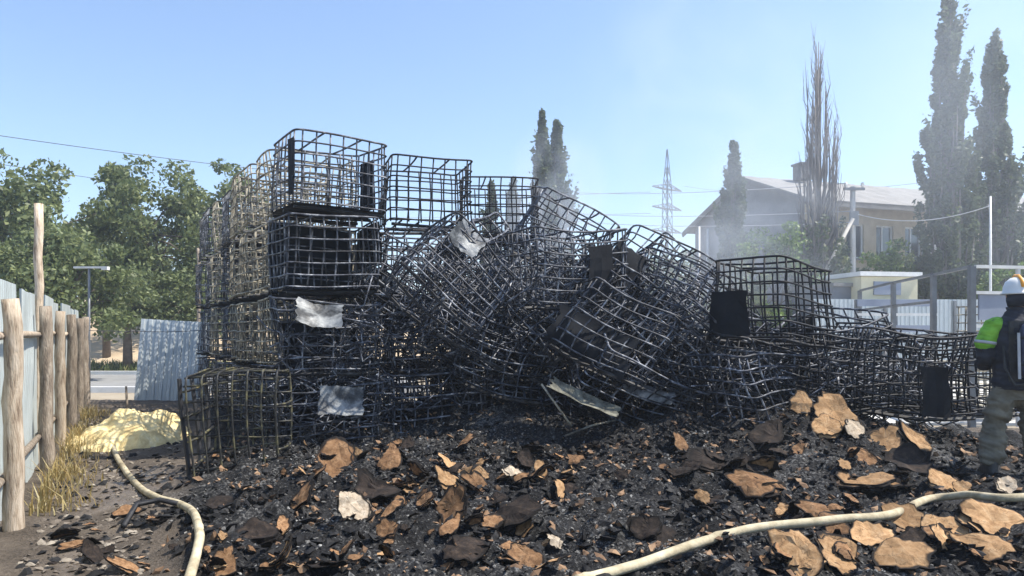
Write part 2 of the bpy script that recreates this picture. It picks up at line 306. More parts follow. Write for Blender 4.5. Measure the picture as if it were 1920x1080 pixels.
# ------------------------------------------------------------------ ground and setting
FD = Vector((-.462, .887, 0)); FN = Vector((.887, .462, 0))     # direction of the left fence, and its inner side
def path_edge(y): return -2.05 - .40 * (y - 4.5)
def ashmask(x, y):
    n = fbm(np.asarray(x) * 1.3, np.asarray(y) * 1.3, 5, 3) - .45
    m = sst(-.45, .55, np.asarray(x) - path_edge(np.asarray(y)) + n * 1.1)
    m = m * (1 - sst(14.6, 16.2, np.asarray(y) + n * 1.5 + .8 * np.maximum(np.asarray(x) - 1.5, 0))) * (1 - sst(6.6, 8.2, np.asarray(x) + n))
    return m
def hgt(x, y):
    x = np.asarray(x, float); y = np.asarray(y, float)
    m = ashmask(x, y)
    g = lambda cx, cy, sx, sy, a: a * np.exp(-((x - cx) / sx) ** 2 - ((y - cy) / sy) ** 2)
    h = .10 + g(3.3, 8.2, 1.9, 1.2, .46) + g(.6, 9.6, 3.2, 1.5, .34) + g(.9, 10.6, 2.6, 1.0, .55) + g(-1.5, 7.4, 1.3, .9, .16) + g(4.8, 6.6, 1.2, 1.6, .10) + g(1.2, 6.6, 1.5, .8, .12) + g(2.2, 5.0, 1.2, .6, .07) + g(-.9, 5.2, .8, .5, .08)
    h = h + (fbm(x * 1.6, y * 1.6, 3, 3) - .44) * .36 + (fbm(x * 4.2, y * 4.2, 9, 3) - .44) * .27 + (fbm(x * 13, y * 13, 13, 2) - .38) * .085
    wp = np.exp(-((x - 4.72) / .75) ** 2 - ((y - 6.9) / .75) ** 2); h = h * (1 - wp) + .19 * wp
    d = .03 + (fbm(x * 1.1, y * 1.1, 21, 3) - .45) * .10 + (fbm(x * 7, y * 7, 25, 3) - .45) * .045
    e = sst(-10.5, -9.5, x) * (1 - sst(8.2, 9.2, x)) * sst(1.6, 2.4, y) * (1 - sst(16.2, 17.2, y))
    e = e * (1 - sst(11.4, 12.6, y) * sst(3.4, 4.4, x))
    return (m * h + (1 - m) * d) * e - .06 * (1 - e)
def hz(x, y): return float(hgt(np.array([x]), np.array([y]))[0])
def hit(px, py):
    """where the line of sight through a photo pixel meets the near ground"""
    D = np.arange(2.6, 16, .02); X = (px - CX) / F * D; Zr = CZ + (HY - py) / F * D; H = hgt(X, D)
    i = np.argmax(Zr <= H)
    if Zr[i] > H[i]: return P(px, py, 12)
    return Vector((X[i], D[i], H[i]))

gm = MB(); gm.add([(-2500, -400, -.02), (2500, -400, -.02), (2500, 4000, -.02), (-2500, 4000, -.02)], [(0, 1, 2, 3)])
tag(gm.build('ground', M['ground_far']), kind='structure')
def near_ground():
    nx, ny = 640, 560
    xs = np.linspace(-10.5, 9.2, nx); ys = 1.6 + (17.2 - 1.6) * np.linspace(0, 1, ny) ** 1.35
    X, Y = np.meshgrid(xs, ys); Z = hgt(X, Y)
    v = np.stack([X.ravel(), Y.ravel(), Z.ravel()], 1)
    i = np.arange(nx * ny).reshape(ny, nx)
    f = np.stack([i[:-1, :-1].ravel(), i[:-1, 1:].ravel(), i[1:, 1:].ravel(), i[1:, :-1].ravel()], 1)
    me = bpy.data.meshes.new('yard_ground'); me.from_pydata(v.tolist(), [], f.tolist()); me.materials.append(M['ground_near'])
    a = me.attributes.new('ash', 'FLOAT', 'POINT'); a.data.foreach_set('value', ashmask(X, Y).ravel().astype(np.float32))
    wx = X - (path_edge(Y) - .55); wet = np.exp(-(wx / .45) ** 2) * sst(.34, .46, fbm(X * 1.2, Y * .7, 41, 3)) * sst(4.0, 4.8, Y) * (1 - sst(7.5, 9, Y))
    wet = np.maximum(wet, .35 * ashmask(X, Y) * sst(.5, .62, fbm(X * 3, Y * 3, 55, 3)))
    a = me.attributes.new('wet', 'FLOAT', 'POINT'); a.data.foreach_set('value', wet.ravel().astype(np.float32))
    me.polygons.foreach_set('use_smooth', [True] * len(me.polygons)); me.update()
    return tag(link('yard_ground', me), kind='structure')
near_ground()
def slab(name, pts, z, m, th=.10):
    b = MB(); n = len(pts)
    b.add([(x, y, z) for x, y in pts] + [(x, y, z - th) for x, y in pts], [tuple(range(n))] + [(i, i + n, (i + 1) % n + n, (i + 1) % n) for i in range(n)])
    return tag(b.build(name, m), kind='structure')
slab('yard_slab', [(3.0, 12.4), (40, 12.4), (40, 23.5), (3.0, 23.5)], .02, M['slab'], .06)
slab('road', [(-60, 19.2), (-3, 19.2), (-3, 26.6), (-60, 26.6)], .006, M['asphalt'], .02)
kb = MB()
for y0, y1 in ((19.0, 19.2), (26.6, 26.85)): kb.box((-31, (y0 + y1) / 2, .05), (58, y1 - y0, .16))
tag(kb.build('kerb', M['white_paint']), kind='structure')
bank = MB()
xs = np.linspace(-70, 6, 90); prof = [(33, 0), (36, .55), (40, 1.7), (46, 3.0), (54, 3.8), (66, 4.0)]
for yy, zz in prof:
    for x in xs: bank.v.append((x, yy + 2 * float(vnoise(x * .2, yy, 3)), zz * (1 - float(sst(-8, 3, x))) + (.3 * float(vnoise(x * .5, yy * .5, 8)) if zz > 0 else -.05)))
for r_ in range(len(prof) - 1):
    for k in range(89): bank.f.append((r_*90+k, r_*90+k+1, (r_+1)*90+k+1, (r_+1)*90+k))
tag(bank.build('sandy_bank', M['sandbank'], smooth=True), kind='structure')

# ------------------------------------------------------------------ left fence of corrugated sheets on log posts
def corrugated(wd, ht, pitch=.115, amp=.011, rows=8, bend=0, seed=0, dent=0.0):
    b = MB(); xs = []; n = int(round(wd / pitch))
    for i in range(n):
        x0 = i * wd / n; p = wd / n
        xs += [(x0, -amp), (x0 + p*.38, -amp), (x0 + p*.5, amp), (x0 + p*.88, amp)]
    xs.append((wd, -amp)); m = len(xs)
    for r_ in range(rows + 1):
        z = ht * r_ / rows
        for (x, y) in xs: b.v.append((x - wd/2, y + dent * (float(fbm(np.array([x*1.6 + seed]), np.array([z*1.6]), seed + 3, 2)[0]) - .38) + bend * math.sin(math.pi * r_ / rows), z))
    for r_ in range(rows):
        for i in range(m - 1): b.f.append((r_*m+i, r_*m+i+1, (r_+1)*m+i+1, (r_+1)*m+i))
    return b
F0 = Vector((-3.74, 5.5, 0))
fence = empty('sheet_fence', (F0.x, F0.y, 0), (0, 0, math.atan2(FD.y, FD.x)), 'pale blue-green corrugated metal fence with log posts along the left edge', 'fence')
shm = [corrugated(1.12, 2.0, seed=s, dent=.05).mesh('corrugated_sheet', M['fence']) for s in (1, 5, 9)]
for i in range(-4, 11):
    o = link('corrugated_sheet', shm[i % 3], fence); o.location = (i * 1.09 + .2, .13 + .012 * (i % 2), -.02 + .02 * math.sin(i * 2.1)); o.rotation_euler = (R(random.uniform(-1.2, 1.2)), R(random.uniform(-.6, .6)), 0)
for zz in (.42, 1.52):
    for i in range(-2, 6):
        p0 = i * 2.2 - 1.2; b = MB()
        b.tube([(p0, .075, zz + random.uniform(-.04, .04)), (p0 + 1.1, .07, zz + random.uniform(-.02, .02)), (p0 + 2.25, .075, zz + random.uniform(-.04, .04))], [.035, .032, .028], 8)
        b.build('rail', M['wood'] if zz > 1 else M['wood_bark'], fence, True)
def logpost(h, r, seed, lean=0):
    rs = random.Random(seed); b = MB(); n = 10; pts = []; rr = []
    for k in range(n + 1):
        t = k / n; pts.append((rs.uniform(-.012, .012) + lean * t, rs.uniform(-.012, .012), -.15 + (h + .15) * t)); rr.append(r * (1.12 - .22 * t + rs.uniform(-.05, .05)))
    b.tube(pts, rr, 12); return b
for k, (px, h, r, ml, lean) in enumerate([(-60, 1.8, .085, 'wood', 0), (24, 1.80, .066, 'wood', -.06), (88, 1.83, .068, 'wood_bark', -.05), (112, 1.82, .062, 'wood', -.03), (134, 1.82, .075, 'wood_bark', .02), (149, 1.80, .07, 'wood_bark', -.02), (159, 1.86, .075, 'wood_bark', .0)]):
    Y = 1212.0 / (237 - px); s = (Y - 5.5) / .887
    o = logpost(h, r, k + 20, lean).build('post', M[ml], fence, True); o.location = (s, 0, 0)
# tall pole behind the fence
Yp = 8.6
o = logpost(1.55 + (622 - 382) / F * Yp, .05, 77).build('wooden_pole', M['wood'], None, True); o.location = (GX(73, Yp), Yp, 0)
tag(o, 'tall slim bare wooden pole rising above the corrugated fence', 'pole')
# leaning sheet at the far end of the yard
g = P(318, 742, 16.6)
ls = corrugated(1.45, 1.86, pitch=.16, amp=.016, seed=4, dent=.06).build('leaning_sheet', M['galv'])
ls.location = (g.x, g.y, -.03); ls.rotation_euler = (R(-9), R(3), R(16)); tag(ls, 'loose corrugated metal sheet leaning upright behind the yellow sand heap', 'metal sheet')
# stake and strung wire
st = P(237, 790, 12.6); b = MB(); b.tube([(0, 0, -.05), (.01, .0, .3), (-.005, 0, .62)], [.022, .02, .018], 8)
o = b.build('stake', M['wood_bark'], None, True); o.location = (st.x, st.y, 0); tag(o, 'short thin wooden stake standing behind the yellow sand heap', 'stake')
b = MB(); a0 = P(165, 620, 16.2); a1 = P(470, 616, 15.5)
b.tube([a0, (a0 + a1) / 2 - Vector((0, 0, .05)), a1], .008, 5); tag(b.build('strung_wire', M['wire']), 'thin wire strung across the gap in front of the leaning sheet', 'wire')

# ------------------------------------------------------------------ burnt container cages
CW, CD, CH = 1.2, 1.0, 1.0
def ring_pts(z, hw, hd, r=.09):
    pts = []
    nx, ny = 7, 5
    xs = np.linspace(-hw + r, hw - r, nx); ys = np.linspace(-hd + r, hd - r, ny)
    def arc(cx, cy, a0):
        return [(cx + r * math.cos(a0 + t * math.pi / 6), cy + r * math.sin(a0 + t * math.pi / 6), z) for t in (0.9, 1.5, 2.1)]
    pts += [(x, -hd, z) for x in xs] + arc(hw - r, -hd + r, -math.pi / 2)
    pts += [(hw, y, z) for y in ys] + arc(hw - r, hd - r, 0)
    pts += [(x, hd, z) for x in xs[::-1]] + arc(-hw + r, hd - r, math.pi / 2)
    pts += [(-hw, y, z) for y in ys[::-1]] + arc(-hw + r, -hd + r, math.pi)
    return pts
def deformer(seed, amt, crush=0.0, sag=0.0, shear=(0, 0)):
    rs = random.Random(seed)
    cn = [[[Vector((rs.uniform(-1, 1), rs.uniform(-1, 1), rs.uniform(-.8, .5))) * amt for _ in range(2)] for _ in range(2)] for _ in range(2)]
    ph = [rs.uniform(0, 6.28) for _ in range(6)]
    def D(p):
        x, y, z = p; tx = x / CW + .5; ty = y / CD + .5; tz = z / CH
        o = Vector((0, 0, 0))
        for i in (0, 1):
            for j in (0, 1):
                for k in (0, 1):
                    wgt = (tx if i else 1 - tx) * (ty if j else 1 - ty) * (tz if k else 1 - tz)
                    o += cn[i][j][k] * wgt * (1 if k else .35)
        wv = amt * .35
        o += Vector((math.sin(z * 5 + y * 3 + ph[0]) * wv, math.sin(z * 4.5 + x * 3.2 + ph[1]) * wv, math.sin(x * 4 + y * 3 + ph[2]) * wv * .8))
        z2 = z * (1 - crush * (.6 + .4 * math.sin(x * 2.6 + ph[3])))
        z2 -= sag * tz * (1 - (2 * tx - 1) ** 2) * (.5 + .5 * (1 - (2 * ty - 1) ** 2))
        bul = crush * .22 * math.sin(math.pi * min(max(tz, 0), 1))
        return Vector((x * (1 + bul) + shear[0] * tz, y * (1 + bul) + shear[1] * tz, z2)) + o
    return D
HOOPS = [.13, .275, .42, .565, .71, .855, .995]
def cage_meshes(seed, amt, mat, crush=0, sag=0, shear=(0, 0), r=.0108, plates=(), lost=0.06, tray=False):
    """all the parts of one cage as (part name, mesh)"""
    rs = random.Random(seed * 13 + 1); D = deformer(seed, amt, crush, sag, shear); out = []
    m = M[mat]
    for z in HOOPS:
        b = MB(); b.tube([D(p) for p in ring_pts(z, CW / 2, CD / 2)], r * (1.25 if z > .9 else 1), 5, closed=True)
        out.append(('hoop_rail', b.mesh('hoop_rail', m, True)))
    xs = np.linspace(-.51, .51, 7); ys = np.linspace(-.41, .41, 6)
    ends = [(x, s * (CD / 2 - .016)) for s in (-1, 1) for x in xs] + [(s * (CW / 2 - .016), y) for s in (-1, 1) for y in ys]
    for (x, y) in ends:
        if rs.random() < lost: continue
        j = amt * .12
        b = MB(); b.tube([D((x + rs.uniform(-j, j), y + rs.uniform(-j, j), z)) for z in np.linspace(.10, 1.0, 6)], r, 5)
        out.append(('upright_bar', b.mesh('upright_bar', m, True)))
    for x in (-.24, .24):
        b = MB(); b.tube([D((x, y, 1.0)) for y in np.linspace(-.5, .5, 5)], r * 1.2, 5); out.append(('cross_bar', b.mesh('cross_bar', m, True)))
    b = MB()                                                     # pressed steel tray
    g = [[D((x, y, .105)) for x in np.linspace(-.58, .58, 7)] for y in np.linspace(-.48, .48, 6)]
    v = [p for row in g for p in row] + [p - Vector((0, 0, .012)) for row in g for p in row]
    f = []
    for i in range(5):
        for k in range(6): f.append((i*7+k, i*7+k+1, (i+1)*7+k+1, (i+1)*7+k)); f.append((42+i*7+k, 42+(i+1)*7+k, 42+(i+1)*7+k+1, 42+i*7+k+1))
    if tray: b.add(v, f); out.append(('base_tray', b.mesh('base_tray', M['tray'])))
    else:
        for x in (-.45, -.2, .05, .3, .5):
            b = MB(); b.tube([D((x, y, .105)) for y in np.linspace(-.49, .49, 5)], r * 1.3, 5); out.append(('base_bar', b.mesh('base_bar', m, True)))
    for y in (-.44, 0, .44):
        b = MB(); b.tube([D((x, y, .06)) for x in np.linspace(-.58, .58, 5)], .022, 4); out.append(('base_runner', b.mesh('base_runner', M['tray'])))
    for (face, a0, a1, z0, z1, pm) in plates:
        b = MB(); rows = []
        for z in np.linspace(z0, z1, 5):
            row = []
            for a in np.linspace(a0, a1, 5):
                p = {'front': (a, -CD/2 - .016, z), 'back': (a, CD/2 + .016, z), 'left': (-CW/2 - .016, a, z), 'right': (CW/2 + .016, a, z), 'top': (a, (z - .5), 1.018)}[face]
                row.append(D(p) + Vector((rs.uniform(-.012, .012), rs.uniform(-.012, .012), rs.uniform(-.006, .006))))
            rows.append(row)
        off = {'front': Vector((0, -.006, 0)), 'back': Vector((0, .006, 0)), 'left': Vector((-.006, 0, 0)), 'right': Vector((.006, 0, 0)), 'top': Vector((0, 0, .006))}[face]
        v = [p for r_ in rows for p in r_] + [p + off for r_ in rows for p in r_]; f = []
        for i in range(4):
            for k in range(4): f.append((i*5+k, i*5+k+1, (i+1)*5+k+1, (i+1)*5+k)); f.append((25+i*5+k, 25+(i+1)*5+k, 25+(i+1)*5+k+1, 25+i*5+k+1))
        b.add(v, f); out.append(('plate', b.mesh('plate', M[pm])))
    return out
def place_cage(parts, loc, rot, label, group=None, name='container_cage'):
    e = empty(name, loc, rot, label, 'cage', group)
    for nm, me in parts: link(nm, me, e)
    return e
# variants shared by the standing stacks
VAR = {}
def variant(kind, k):
    if (kind, k) not in VAR:
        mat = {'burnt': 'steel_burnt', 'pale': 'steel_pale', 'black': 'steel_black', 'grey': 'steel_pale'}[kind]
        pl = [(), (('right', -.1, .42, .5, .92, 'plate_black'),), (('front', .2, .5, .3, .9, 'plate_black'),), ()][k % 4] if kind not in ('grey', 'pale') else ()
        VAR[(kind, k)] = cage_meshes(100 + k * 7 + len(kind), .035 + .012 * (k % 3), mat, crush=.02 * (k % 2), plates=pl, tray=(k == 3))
    return VAR[(kind, k)]
A0 = Vector((-2.40, 9.62, 0)); AD = Vector((-.50, .866, 0))
order = ['', 'second', 'third', 'fourth', 'fifth', 'sixth', 'seventh', 'eighth']
tier = ['bottom', 'second', 'third', 'top']
GL = 'burnt cages stacked in the left row'
for k in range(1, 8):
    for t_ in range(4):
        c = A0 + AD * (1.10 * k + (.05 if t_ % 2 else 0)) + Vector((random.uniform(-.05, .05), random.uniform(-.04, .04), t_ * 1.005))
        if k == 2: c.x -= .08
        kind = 'pale' if (k in (1, 2, 3, 5) and t_ >= 1) else 'burnt'  # upper cages here take the pale steel as painted sunlight
        if k >= 6 and t_ == 3: kind = 'burnt'
        place_cage(variant(kind, (k * 3 + t_) % 4), c, (R(random.uniform(-1.5, 1.5)), R(random.uniform(-1.5, 1.5)), R(30 + random.uniform(-3, 3))),
                   f'burnt wire cage in the left row, {order[k]} stack from the front, {tier[t_]} tier', GL)
# the front stack
def cage_at(px, py, D, rot, seed, amt, mat, label, group=None, plates=(), h=.5, **kw):
    rot = Euler([R(a) for a in rot]); c = P(px, py, D) - rot.to_matrix() @ Vector((0, 0, h))
    return place_cage(cage_meshes(seed, amt, mat, plates=plates, **kw), c, rot, label, group)
place_cage(cage_meshes(31, .03, 'steel_burnt', plates=(('right', -.05, .42, .2, .88, 'plate_black'), ('left', -.5, -.3, .2, .9, 'plate_black')), lost=0, tray=True), A0 + Vector((0, 0, 3.0)), (0, R(.8), R(34)),
           'open wire cage on top of the tallest front-left stack, standing out against the sky', GL)
place_cage(cage_meshes(32, .045, 'steel_burnt', plates=(('back', -.56, .56, .14, .98, 'plate_black'), ('right', -.4, .46, .45, .98, 'plate_black')), lost=0, tray=True), A0 + Vector((-.03, -.03, 1.98)), (0, R(-.5), R(31)),  # black plates enlarged to paint the dark behind the lit bars
           'dark wire cage in the front-left stack, directly under its top cage', GL)
place_cage(cage_meshes(33, .10, 'steel_burnt', crush=.05, sag=.05, plates=(('back', -.5, .5, .12, .7, 'plate_black'),)), A0 + Vector((.03, -.12, .99)), (R(3), R(-4), R(24)),  # back plate put in as darkness behind the bars
           'buckled third cage from the top of the front-left stack, highlighted sheet inside', GL)
place_cage(cage_meshes(34, .12, 'steel_burnt', crush=.04, sag=.05, plates=(('back', -.55, .55, .1, .95, 'plate_black'),)), A0 + Vector((.12, -.35, .02)), (R(4), R(-6), R(18)),
           'crushed bottom cage of the front-left stack with a pale sheet hanging inside', GL)
cage_at(450, 797, 7.85, (4, 86, 12), 35, .06, 'steel_olive', 'scorched wire cage with painted sunlit tint slumped on the ground in front, nearest the sand heap', crush=.03, lost=0)
# second and third columns beside the front stack and rows behind them
B0 = Vector((-1.27, 10.75, 0)); C0 = Vector((-.22, 11.85, 0))
for nm, Q, rz, top in (('middle', B0, 17, 4), ('right', C0, 4, 4)):
    for t_ in range(top):
        kind = 'black' if t_ == 3 else 'burnt'
        place_cage(variant(kind, (t_ * 2 + len(nm)) % 4), Q + Vector((random.uniform(-.04, .04), random.uniform(-.04, .04), t_ * (.99 if nm == 'middle' else .985))), (0, R(random.uniform(-1, 1)), R(rz + random.uniform(-2, 2))),
                   f'burnt wire cage in the {nm} standing stack behind the collapse, {tier[t_]} tier', 'burnt cages stacked behind the collapse')
for j, (x, y) in enumerate([(-2.9, 11.9), (-1.85, 12.3), (-.6, 13.2), (-3.3, 13.3)]):
    for t_ in range(3 if j != 2 else 2):
        place_cage(variant('burnt', (j + t_) % 4), Vector((x, y, t_ * 1.0)), (0, 0, R(25 + random.uniform(-4, 4))),
                   'burnt wire cage buried in the back rows of the stacked block', 'cages deep inside the stacked block')
HG = 'collapsed cages in the heap'
cage_at(842, 530, 9.0, (-18, 40, 14), 41, .10, 'steel_burnt', 'tilted wire cage showing a diamond-shaped grid below the bent pale sheet', HG, lost=.02)
cage_at(1062, 508, 9.35, (3, -1, 22), 42, .07, 'steel_burnt', 'upright wire cage atop the heap with one black plate on its front', HG, plates=(('front', .02, .34, .22, .82, 'plate_black'),), sag=.06, lost=0)
cage_at(1052, 452, 10.4, (8, 27, 12), 43, .10, 'steel_burnt', 'wire cage poking up as the highest corner behind the heap', HG, lost=0)
cage_at(1205, 545, 9.9, (-24, 34, 8), 44, .16, 'steel_burnt', 'bowed wire cage sliding down the right shoulder of the heap', HG, sag=-.12)
cage_at(1122, 560, 10.0, (10, -14, 35), 45, .14, 'steel_burnt', 'mangled wire cage in the heart of the heap beneath the plated cage', HG, plates=(('right', -.3, .35, .3, .95, 'plate_black'),))
cage_at(1140, 640, 8.9, (-12, 29, -6), 46, .12, 'steel_burnt', 'tipped wire cage covered by large dark sheets in the middle of the heap', HG)
cage_at(1285, 590, 9.4, (16, 22, 40), 47, .14, 'steel_burnt', 'crumpled wire cage with a small dark plate, left of the free-standing open cage', HG, plates=(('front', -.1, .2, .1, .45, 'plate_black'),))
cage_at(1452, 574, 8.75, (1, 4, 43), 48, .055, 'steel_black', 'open black wire cage standing on the right of the heap, square plate at left', HG, plates=(('left', -.05, .46, .1, .62, 'plate_black'),), lost=.0, shear=(-.05, .05))
cage_at(1385, 690, 8.95, (2, 3, 12), 49, .13, 'steel_black', 'squashed dark wire cage under the free-standing open cage', HG, crush=.12, sag=.1)
cage_at(1590, 700, 8.75, (-3, -2, 14), 50, .12, 'steel_black', 'sagging wire cage right of the open cage, partly filled with char', HG, crush=.1, sag=.16, plates=(('back', -.5, .3, .15, .85, 'plate_black'),))
cage_at(1695, 695, 8.5, (4, 5, -8), 51, .10, 'steel_black', 'bent wire cage with rounded top corner and black plate behind the tan boards', HG, crush=.06, sag=.1, plates=(('front', .0, .3, .1, .66, 'plate_black'),))
cage_at(1800, 705, 9.3, (0, -2, 8), 52, .07, 'steel_black', 'thin wire cage standing just left of the firefighter', HG, crush=.05, plates=(('front', .25, .55, .62, .98, 'plate_black'),))
cage_at(815, 758, 9.75, (2, -3, 14), 53, .08, 'steel_burnt', 'dark wire cage on the ground right of the front-left stack', HG, crush=.05)
cage_at(812, 640, 10.0, (-3, 2, 16), 54, .10, 'steel_burnt', 'shadowed wire cage under the diamond-shaped tilted cage', HG, crush=.04)
cage_at(940, 715, 10.1, (5, 8, 20), 55, .12, 'steel_burnt', 'blackened wire cage in the dark hollow at the middle of the heap', HG, crush=.1)
cage_at(955, 610, 9.9, (20, 35, 10), 56, .13, 'steel_burnt', 'slanted wire cage wedged between the diamond grid and the dark sheets', HG)
cage_at(1045, 690, 9.8, (-15, 25, 30), 57, .14, 'steel_black', 'flattened wire cage behind the charred strip in the heap', HG, crush=.2)
cage_at(1235, 700, 9.3, (-6, 24, 10), 58, .12, 'steel_burnt', 'wire cage lying on its slope below the crumpled cages, bars catching light', HG, crush=.12)
cage_at(1325, 735, 9.0, (4, -4, 22), 59, .11, 'steel_black', 'low wire cage at the foot of the heap below its right shoulder', HG, crush=.15, sag=.1)
cage_at(1475, 735, 9.1, (-4, 6, 30), 60, .13, 'steel_black', 'buckled wire cage low in the heap beneath the sagging ones', HG, crush=.2, sag=.1)
for j, (px, py, D, rot) in enumerate([(880, 575, 11.2, (10, 20, 15)), (985, 520, 11.3, (-5, 12, 20)), (1100, 640, 11.0, (12, -20, 30)), (1190, 620, 11.0, (5, 30, 10)), (1290, 680, 10.6, (-8, 12, 25)), (1010, 610, 10.9, (0, -12, 40)), (1400, 690, 10.4, (6, -6, 10)), (1190, 720, 10.4, (0, 14, 0)), (1530, 690, 10.2, (3, 4, 30)), (760, 545, 10.3, (-14, 28, 25)), (900, 500, 9.9, (25, 48, 10)), (1250, 540, 10.3, (-10, 48, 20)), (1160, 560, 9.5, (30, 20, 30)), (1060, 590, 9.4, (-20, -30, 15)), (960, 660, 9.5, (10, 15, 0)), (1260, 640, 9.2, (20, 40, 30)), (1330, 640, 9.9, (-15, 25, 5)), (1180, 690, 9.0, (35, 22, 12)), (1545, 660, 9.4, (10, -15, 20)), (1640, 700, 9.6, (5, 20, 40)), (880, 640, 9.6, (-25, 30, 20)), (1420, 720, 8.7, (8, -12, 35))]):
    cage_at(px, py, D, rot, 70 + j, .14, 'steel_burnt', 'twisted burnt wire cage deep inside the ' + ('left part' if px < 950 else 'middle' if px < 1150 else 'right shoulder' if px < 1350 else 'right end') + ' of the collapsed heap', 'cages deep inside the collapsed heap', crush=.08, plates=(('back', -.4, .4, .1, .9, 'plate_black'),) if j % 3 == 0 else ())
# unburnt cages in the far yard
for j, (px, D, z, rz, nm) in enumerate([(1790, 13.2, .02, 10, 'left'), (1870, 13.4, .02, 14, 'right'), (1880, 13.0, 1.0, 16, 'upper')]):
    place_cage(variant('grey', j % 2), (GX(px, D), D, z), (0, 0, R(rz)), f'pale grey unburnt wire cage beyond the firefighter, {nm} of the three', 'grey cages in the far yard')

# loose sheets lying in the heap
def sheet(px, py, D, wd, ht, rot, mat, label, curl=.08, seed=1):
    b = MB(); n = 9; rows = []
    for i in range(n):
        for k in range(n):
            x = (k / (n-1) - .5) * wd; y = (i / (n-1) - .5) * ht
            z = curl * ((2*x/wd) ** 2 * .6 + .7 * (float(fbm(np.array([x*2+seed]), np.array([y*2+seed*3]), seed, 2)[0]) - .38)) + curl * .5 * math.sin(y / ht * 4 + seed)
            ed = max(abs(2*x/wd), abs(2*y/ht)); jj = .10 * (ed > .95); rs_ = random.Random(seed * 100 + i * 9 + k)
            rows.append(Vector((x * (1 + rs_.uniform(-jj, jj * .6)), y * (1 + rs_.uniform(-jj, jj * .6)), z + rs_.uniform(-.008, .008))))
    v = rows + [p - Vector((0, 0, .006)) for p in rows]; f = []
    for i in range(n-1):
        for k in range(n-1): f.append((i*n+k, i*n+k+1, (i+1)*n+k+1, (i+1)*n+k)); f.append((n*n+i*n+k, n*n+(i+1)*n+k, n*n+(i+1)*n+k+1, n*n+i*n+k+1))
    b.add(v, f); o = b.build('metal_sheet', M[mat], None, True); o.location = P(px, py, D); o.rotation_euler = [R(a) for a in rot]
    return tag(o, label, 'metal sheet', 'loose sheets in the heap')
sheet(876, 448, 8.75, .40, .46, (52, 42, 8), 'plate_glint', 'bent sheet at the left peak of the heap, pale on top and dark below', .10, 2)
sheet(598, 590, 8.75, .55, .40, (58, 8, 20), 'plate_glint', 'curled sheet with painted highlights in the buckled third cage of the front stack', .12, 3)
sheet(640, 752, 8.6, .50, .34, (70, 3, 14), 'plate_glint', 'pale sheet hanging in the crushed bottom cage of the front stack', .06, 5)
sheet(1168, 498, 9.2, .45, .55, (78, 34, 20), 'plate_black', 'dark slanted sheet right of the plated cage atop the heap', .05, 7)
sheet(1110, 640, 8.5, 1.0, .5, (84, 27, -14), 'plate_black', 'large dark sheet draped over the middle of the heap', .12, 9)
sheet(1095, 748, 8.3, .85, .17, (42, 24, -6), 'insulation', 'narrow ash-grey strip slanting down in the middle of the heap', .05, 11)
sheet(1215, 735, 8.7, .6, .16, (50, 18, -4), 'plate_glint', 'short bright strip catching sun low in the heap', .05, 13)
sheet(1320, 615, 9.0, .30, .30, (35, 20, 10), 'plate_glint', 'small pale sheet under the crumpled cage right of the heap', .05, 15)

# ------------------------------------------------------------------ sand heap, hoses
def heap(name, c, rx, ry, h, mat, label, cat, seed):
    n = 60; b = MB()
    for i in range(n):
        for k in range(n):
            x = (k/(n-1)*2-1)*1.25; y = (i/(n-1)*2-1)*1.25; r2 = math.sqrt(x*x+y*y)
            nn = float(fbm(np.array([x*2.2+seed]), np.array([y*2.2]), seed, 4)[0]); n2 = float(fbm(np.array([x*7+seed]), np.array([y*7]), seed+5, 3)[0])
            z = h * max(0, 1 - (r2 * (1.25 - nn * .75)) ** 1.6) * (.5 + nn) + (n2 - .42) * .17 * (1 if r2 < 1 else .3) - (.06 if r2 > 1.0 else 0)
            b.v.append((x * rx, y * ry, z))
    for i in range(n-1):
        for k in range(n-1): b.f.append((i*n+k, i*n+k+1, (i+1)*n+k+1, (i+1)*n+k))
    o = b.build(name, M[mat], None, True); o.location = c; return tag(o, label, cat)
heap('sand_heap', (GX(246, 10.3), 10.3, .02), .74, .95, .42, 'sand', 'bright yellow sand heap beside the fence end', 'sand heap', 4)
def hose(name, pxs, r, label):
    pts = []
    for (px, py) in pxs:
        p = hit(px, py); pts.append(p + Vector((0, 0, r * .75 + (.05 if px > 1500 else 0))))
    # smooth through the points
    out = []
    for i in range(len(pts) - 1):
        p0 = pts[max(i-1, 0)]; p1 = pts[i]; p2 = pts[i+1]; p3 = pts[min(i+2, len(pts)-1)]
        for k in range(10):
            t = k / 10; q = .5 * ((2*p1) + (p2-p0)*t + (2*p0-5*p1+4*p2-p3)*t*t + (3*p1-p0-3*p2+p3)*t**3)
            q.z = max(q.z, hz(q.x, q.y) + r * .7); out.append(q)
    out.append(pts[-1])
    zs = np.array([p.z for p in out]); n_ = len(zs)
    mxz = np.array([zs[max(0, i-4):i+5].max() for i in range(n_)]); sm = np.array([mxz[max(0, i-9):i+10].mean() for i in range(n_)])
    for p, z in zip(out, sm): p.z = max(float(z), hz(p.x, p.y) + r * .5)
    b = MB(); b.tube(out, [r * (1 + .025 * math.sin(i * .37) + random.uniform(-.012, .012)) for i in range(len(out))], 14)
    return tag(b.build(name, M['hose'], None, True), label, 'hose')
hose('fire_hose', [(205, 800), (215, 850), (235, 890), (262, 920), (295, 942), (335, 955), (362, 978), (374, 1012), (370, 1050), (358, 1090), (330, 1170)], .030, 'pale canvas fire hose winding from the sand heap to the left foreground')
hose('fire_hose', [(1080, 1110), (1200, 1072), (1300, 1042), (1420, 1012), (1560, 996), (1660, 988), (1740, 972), (1800, 957), (1880, 951), (1990, 950)], .030, 'pale canvas fire hose lying across the boards in the right foreground')

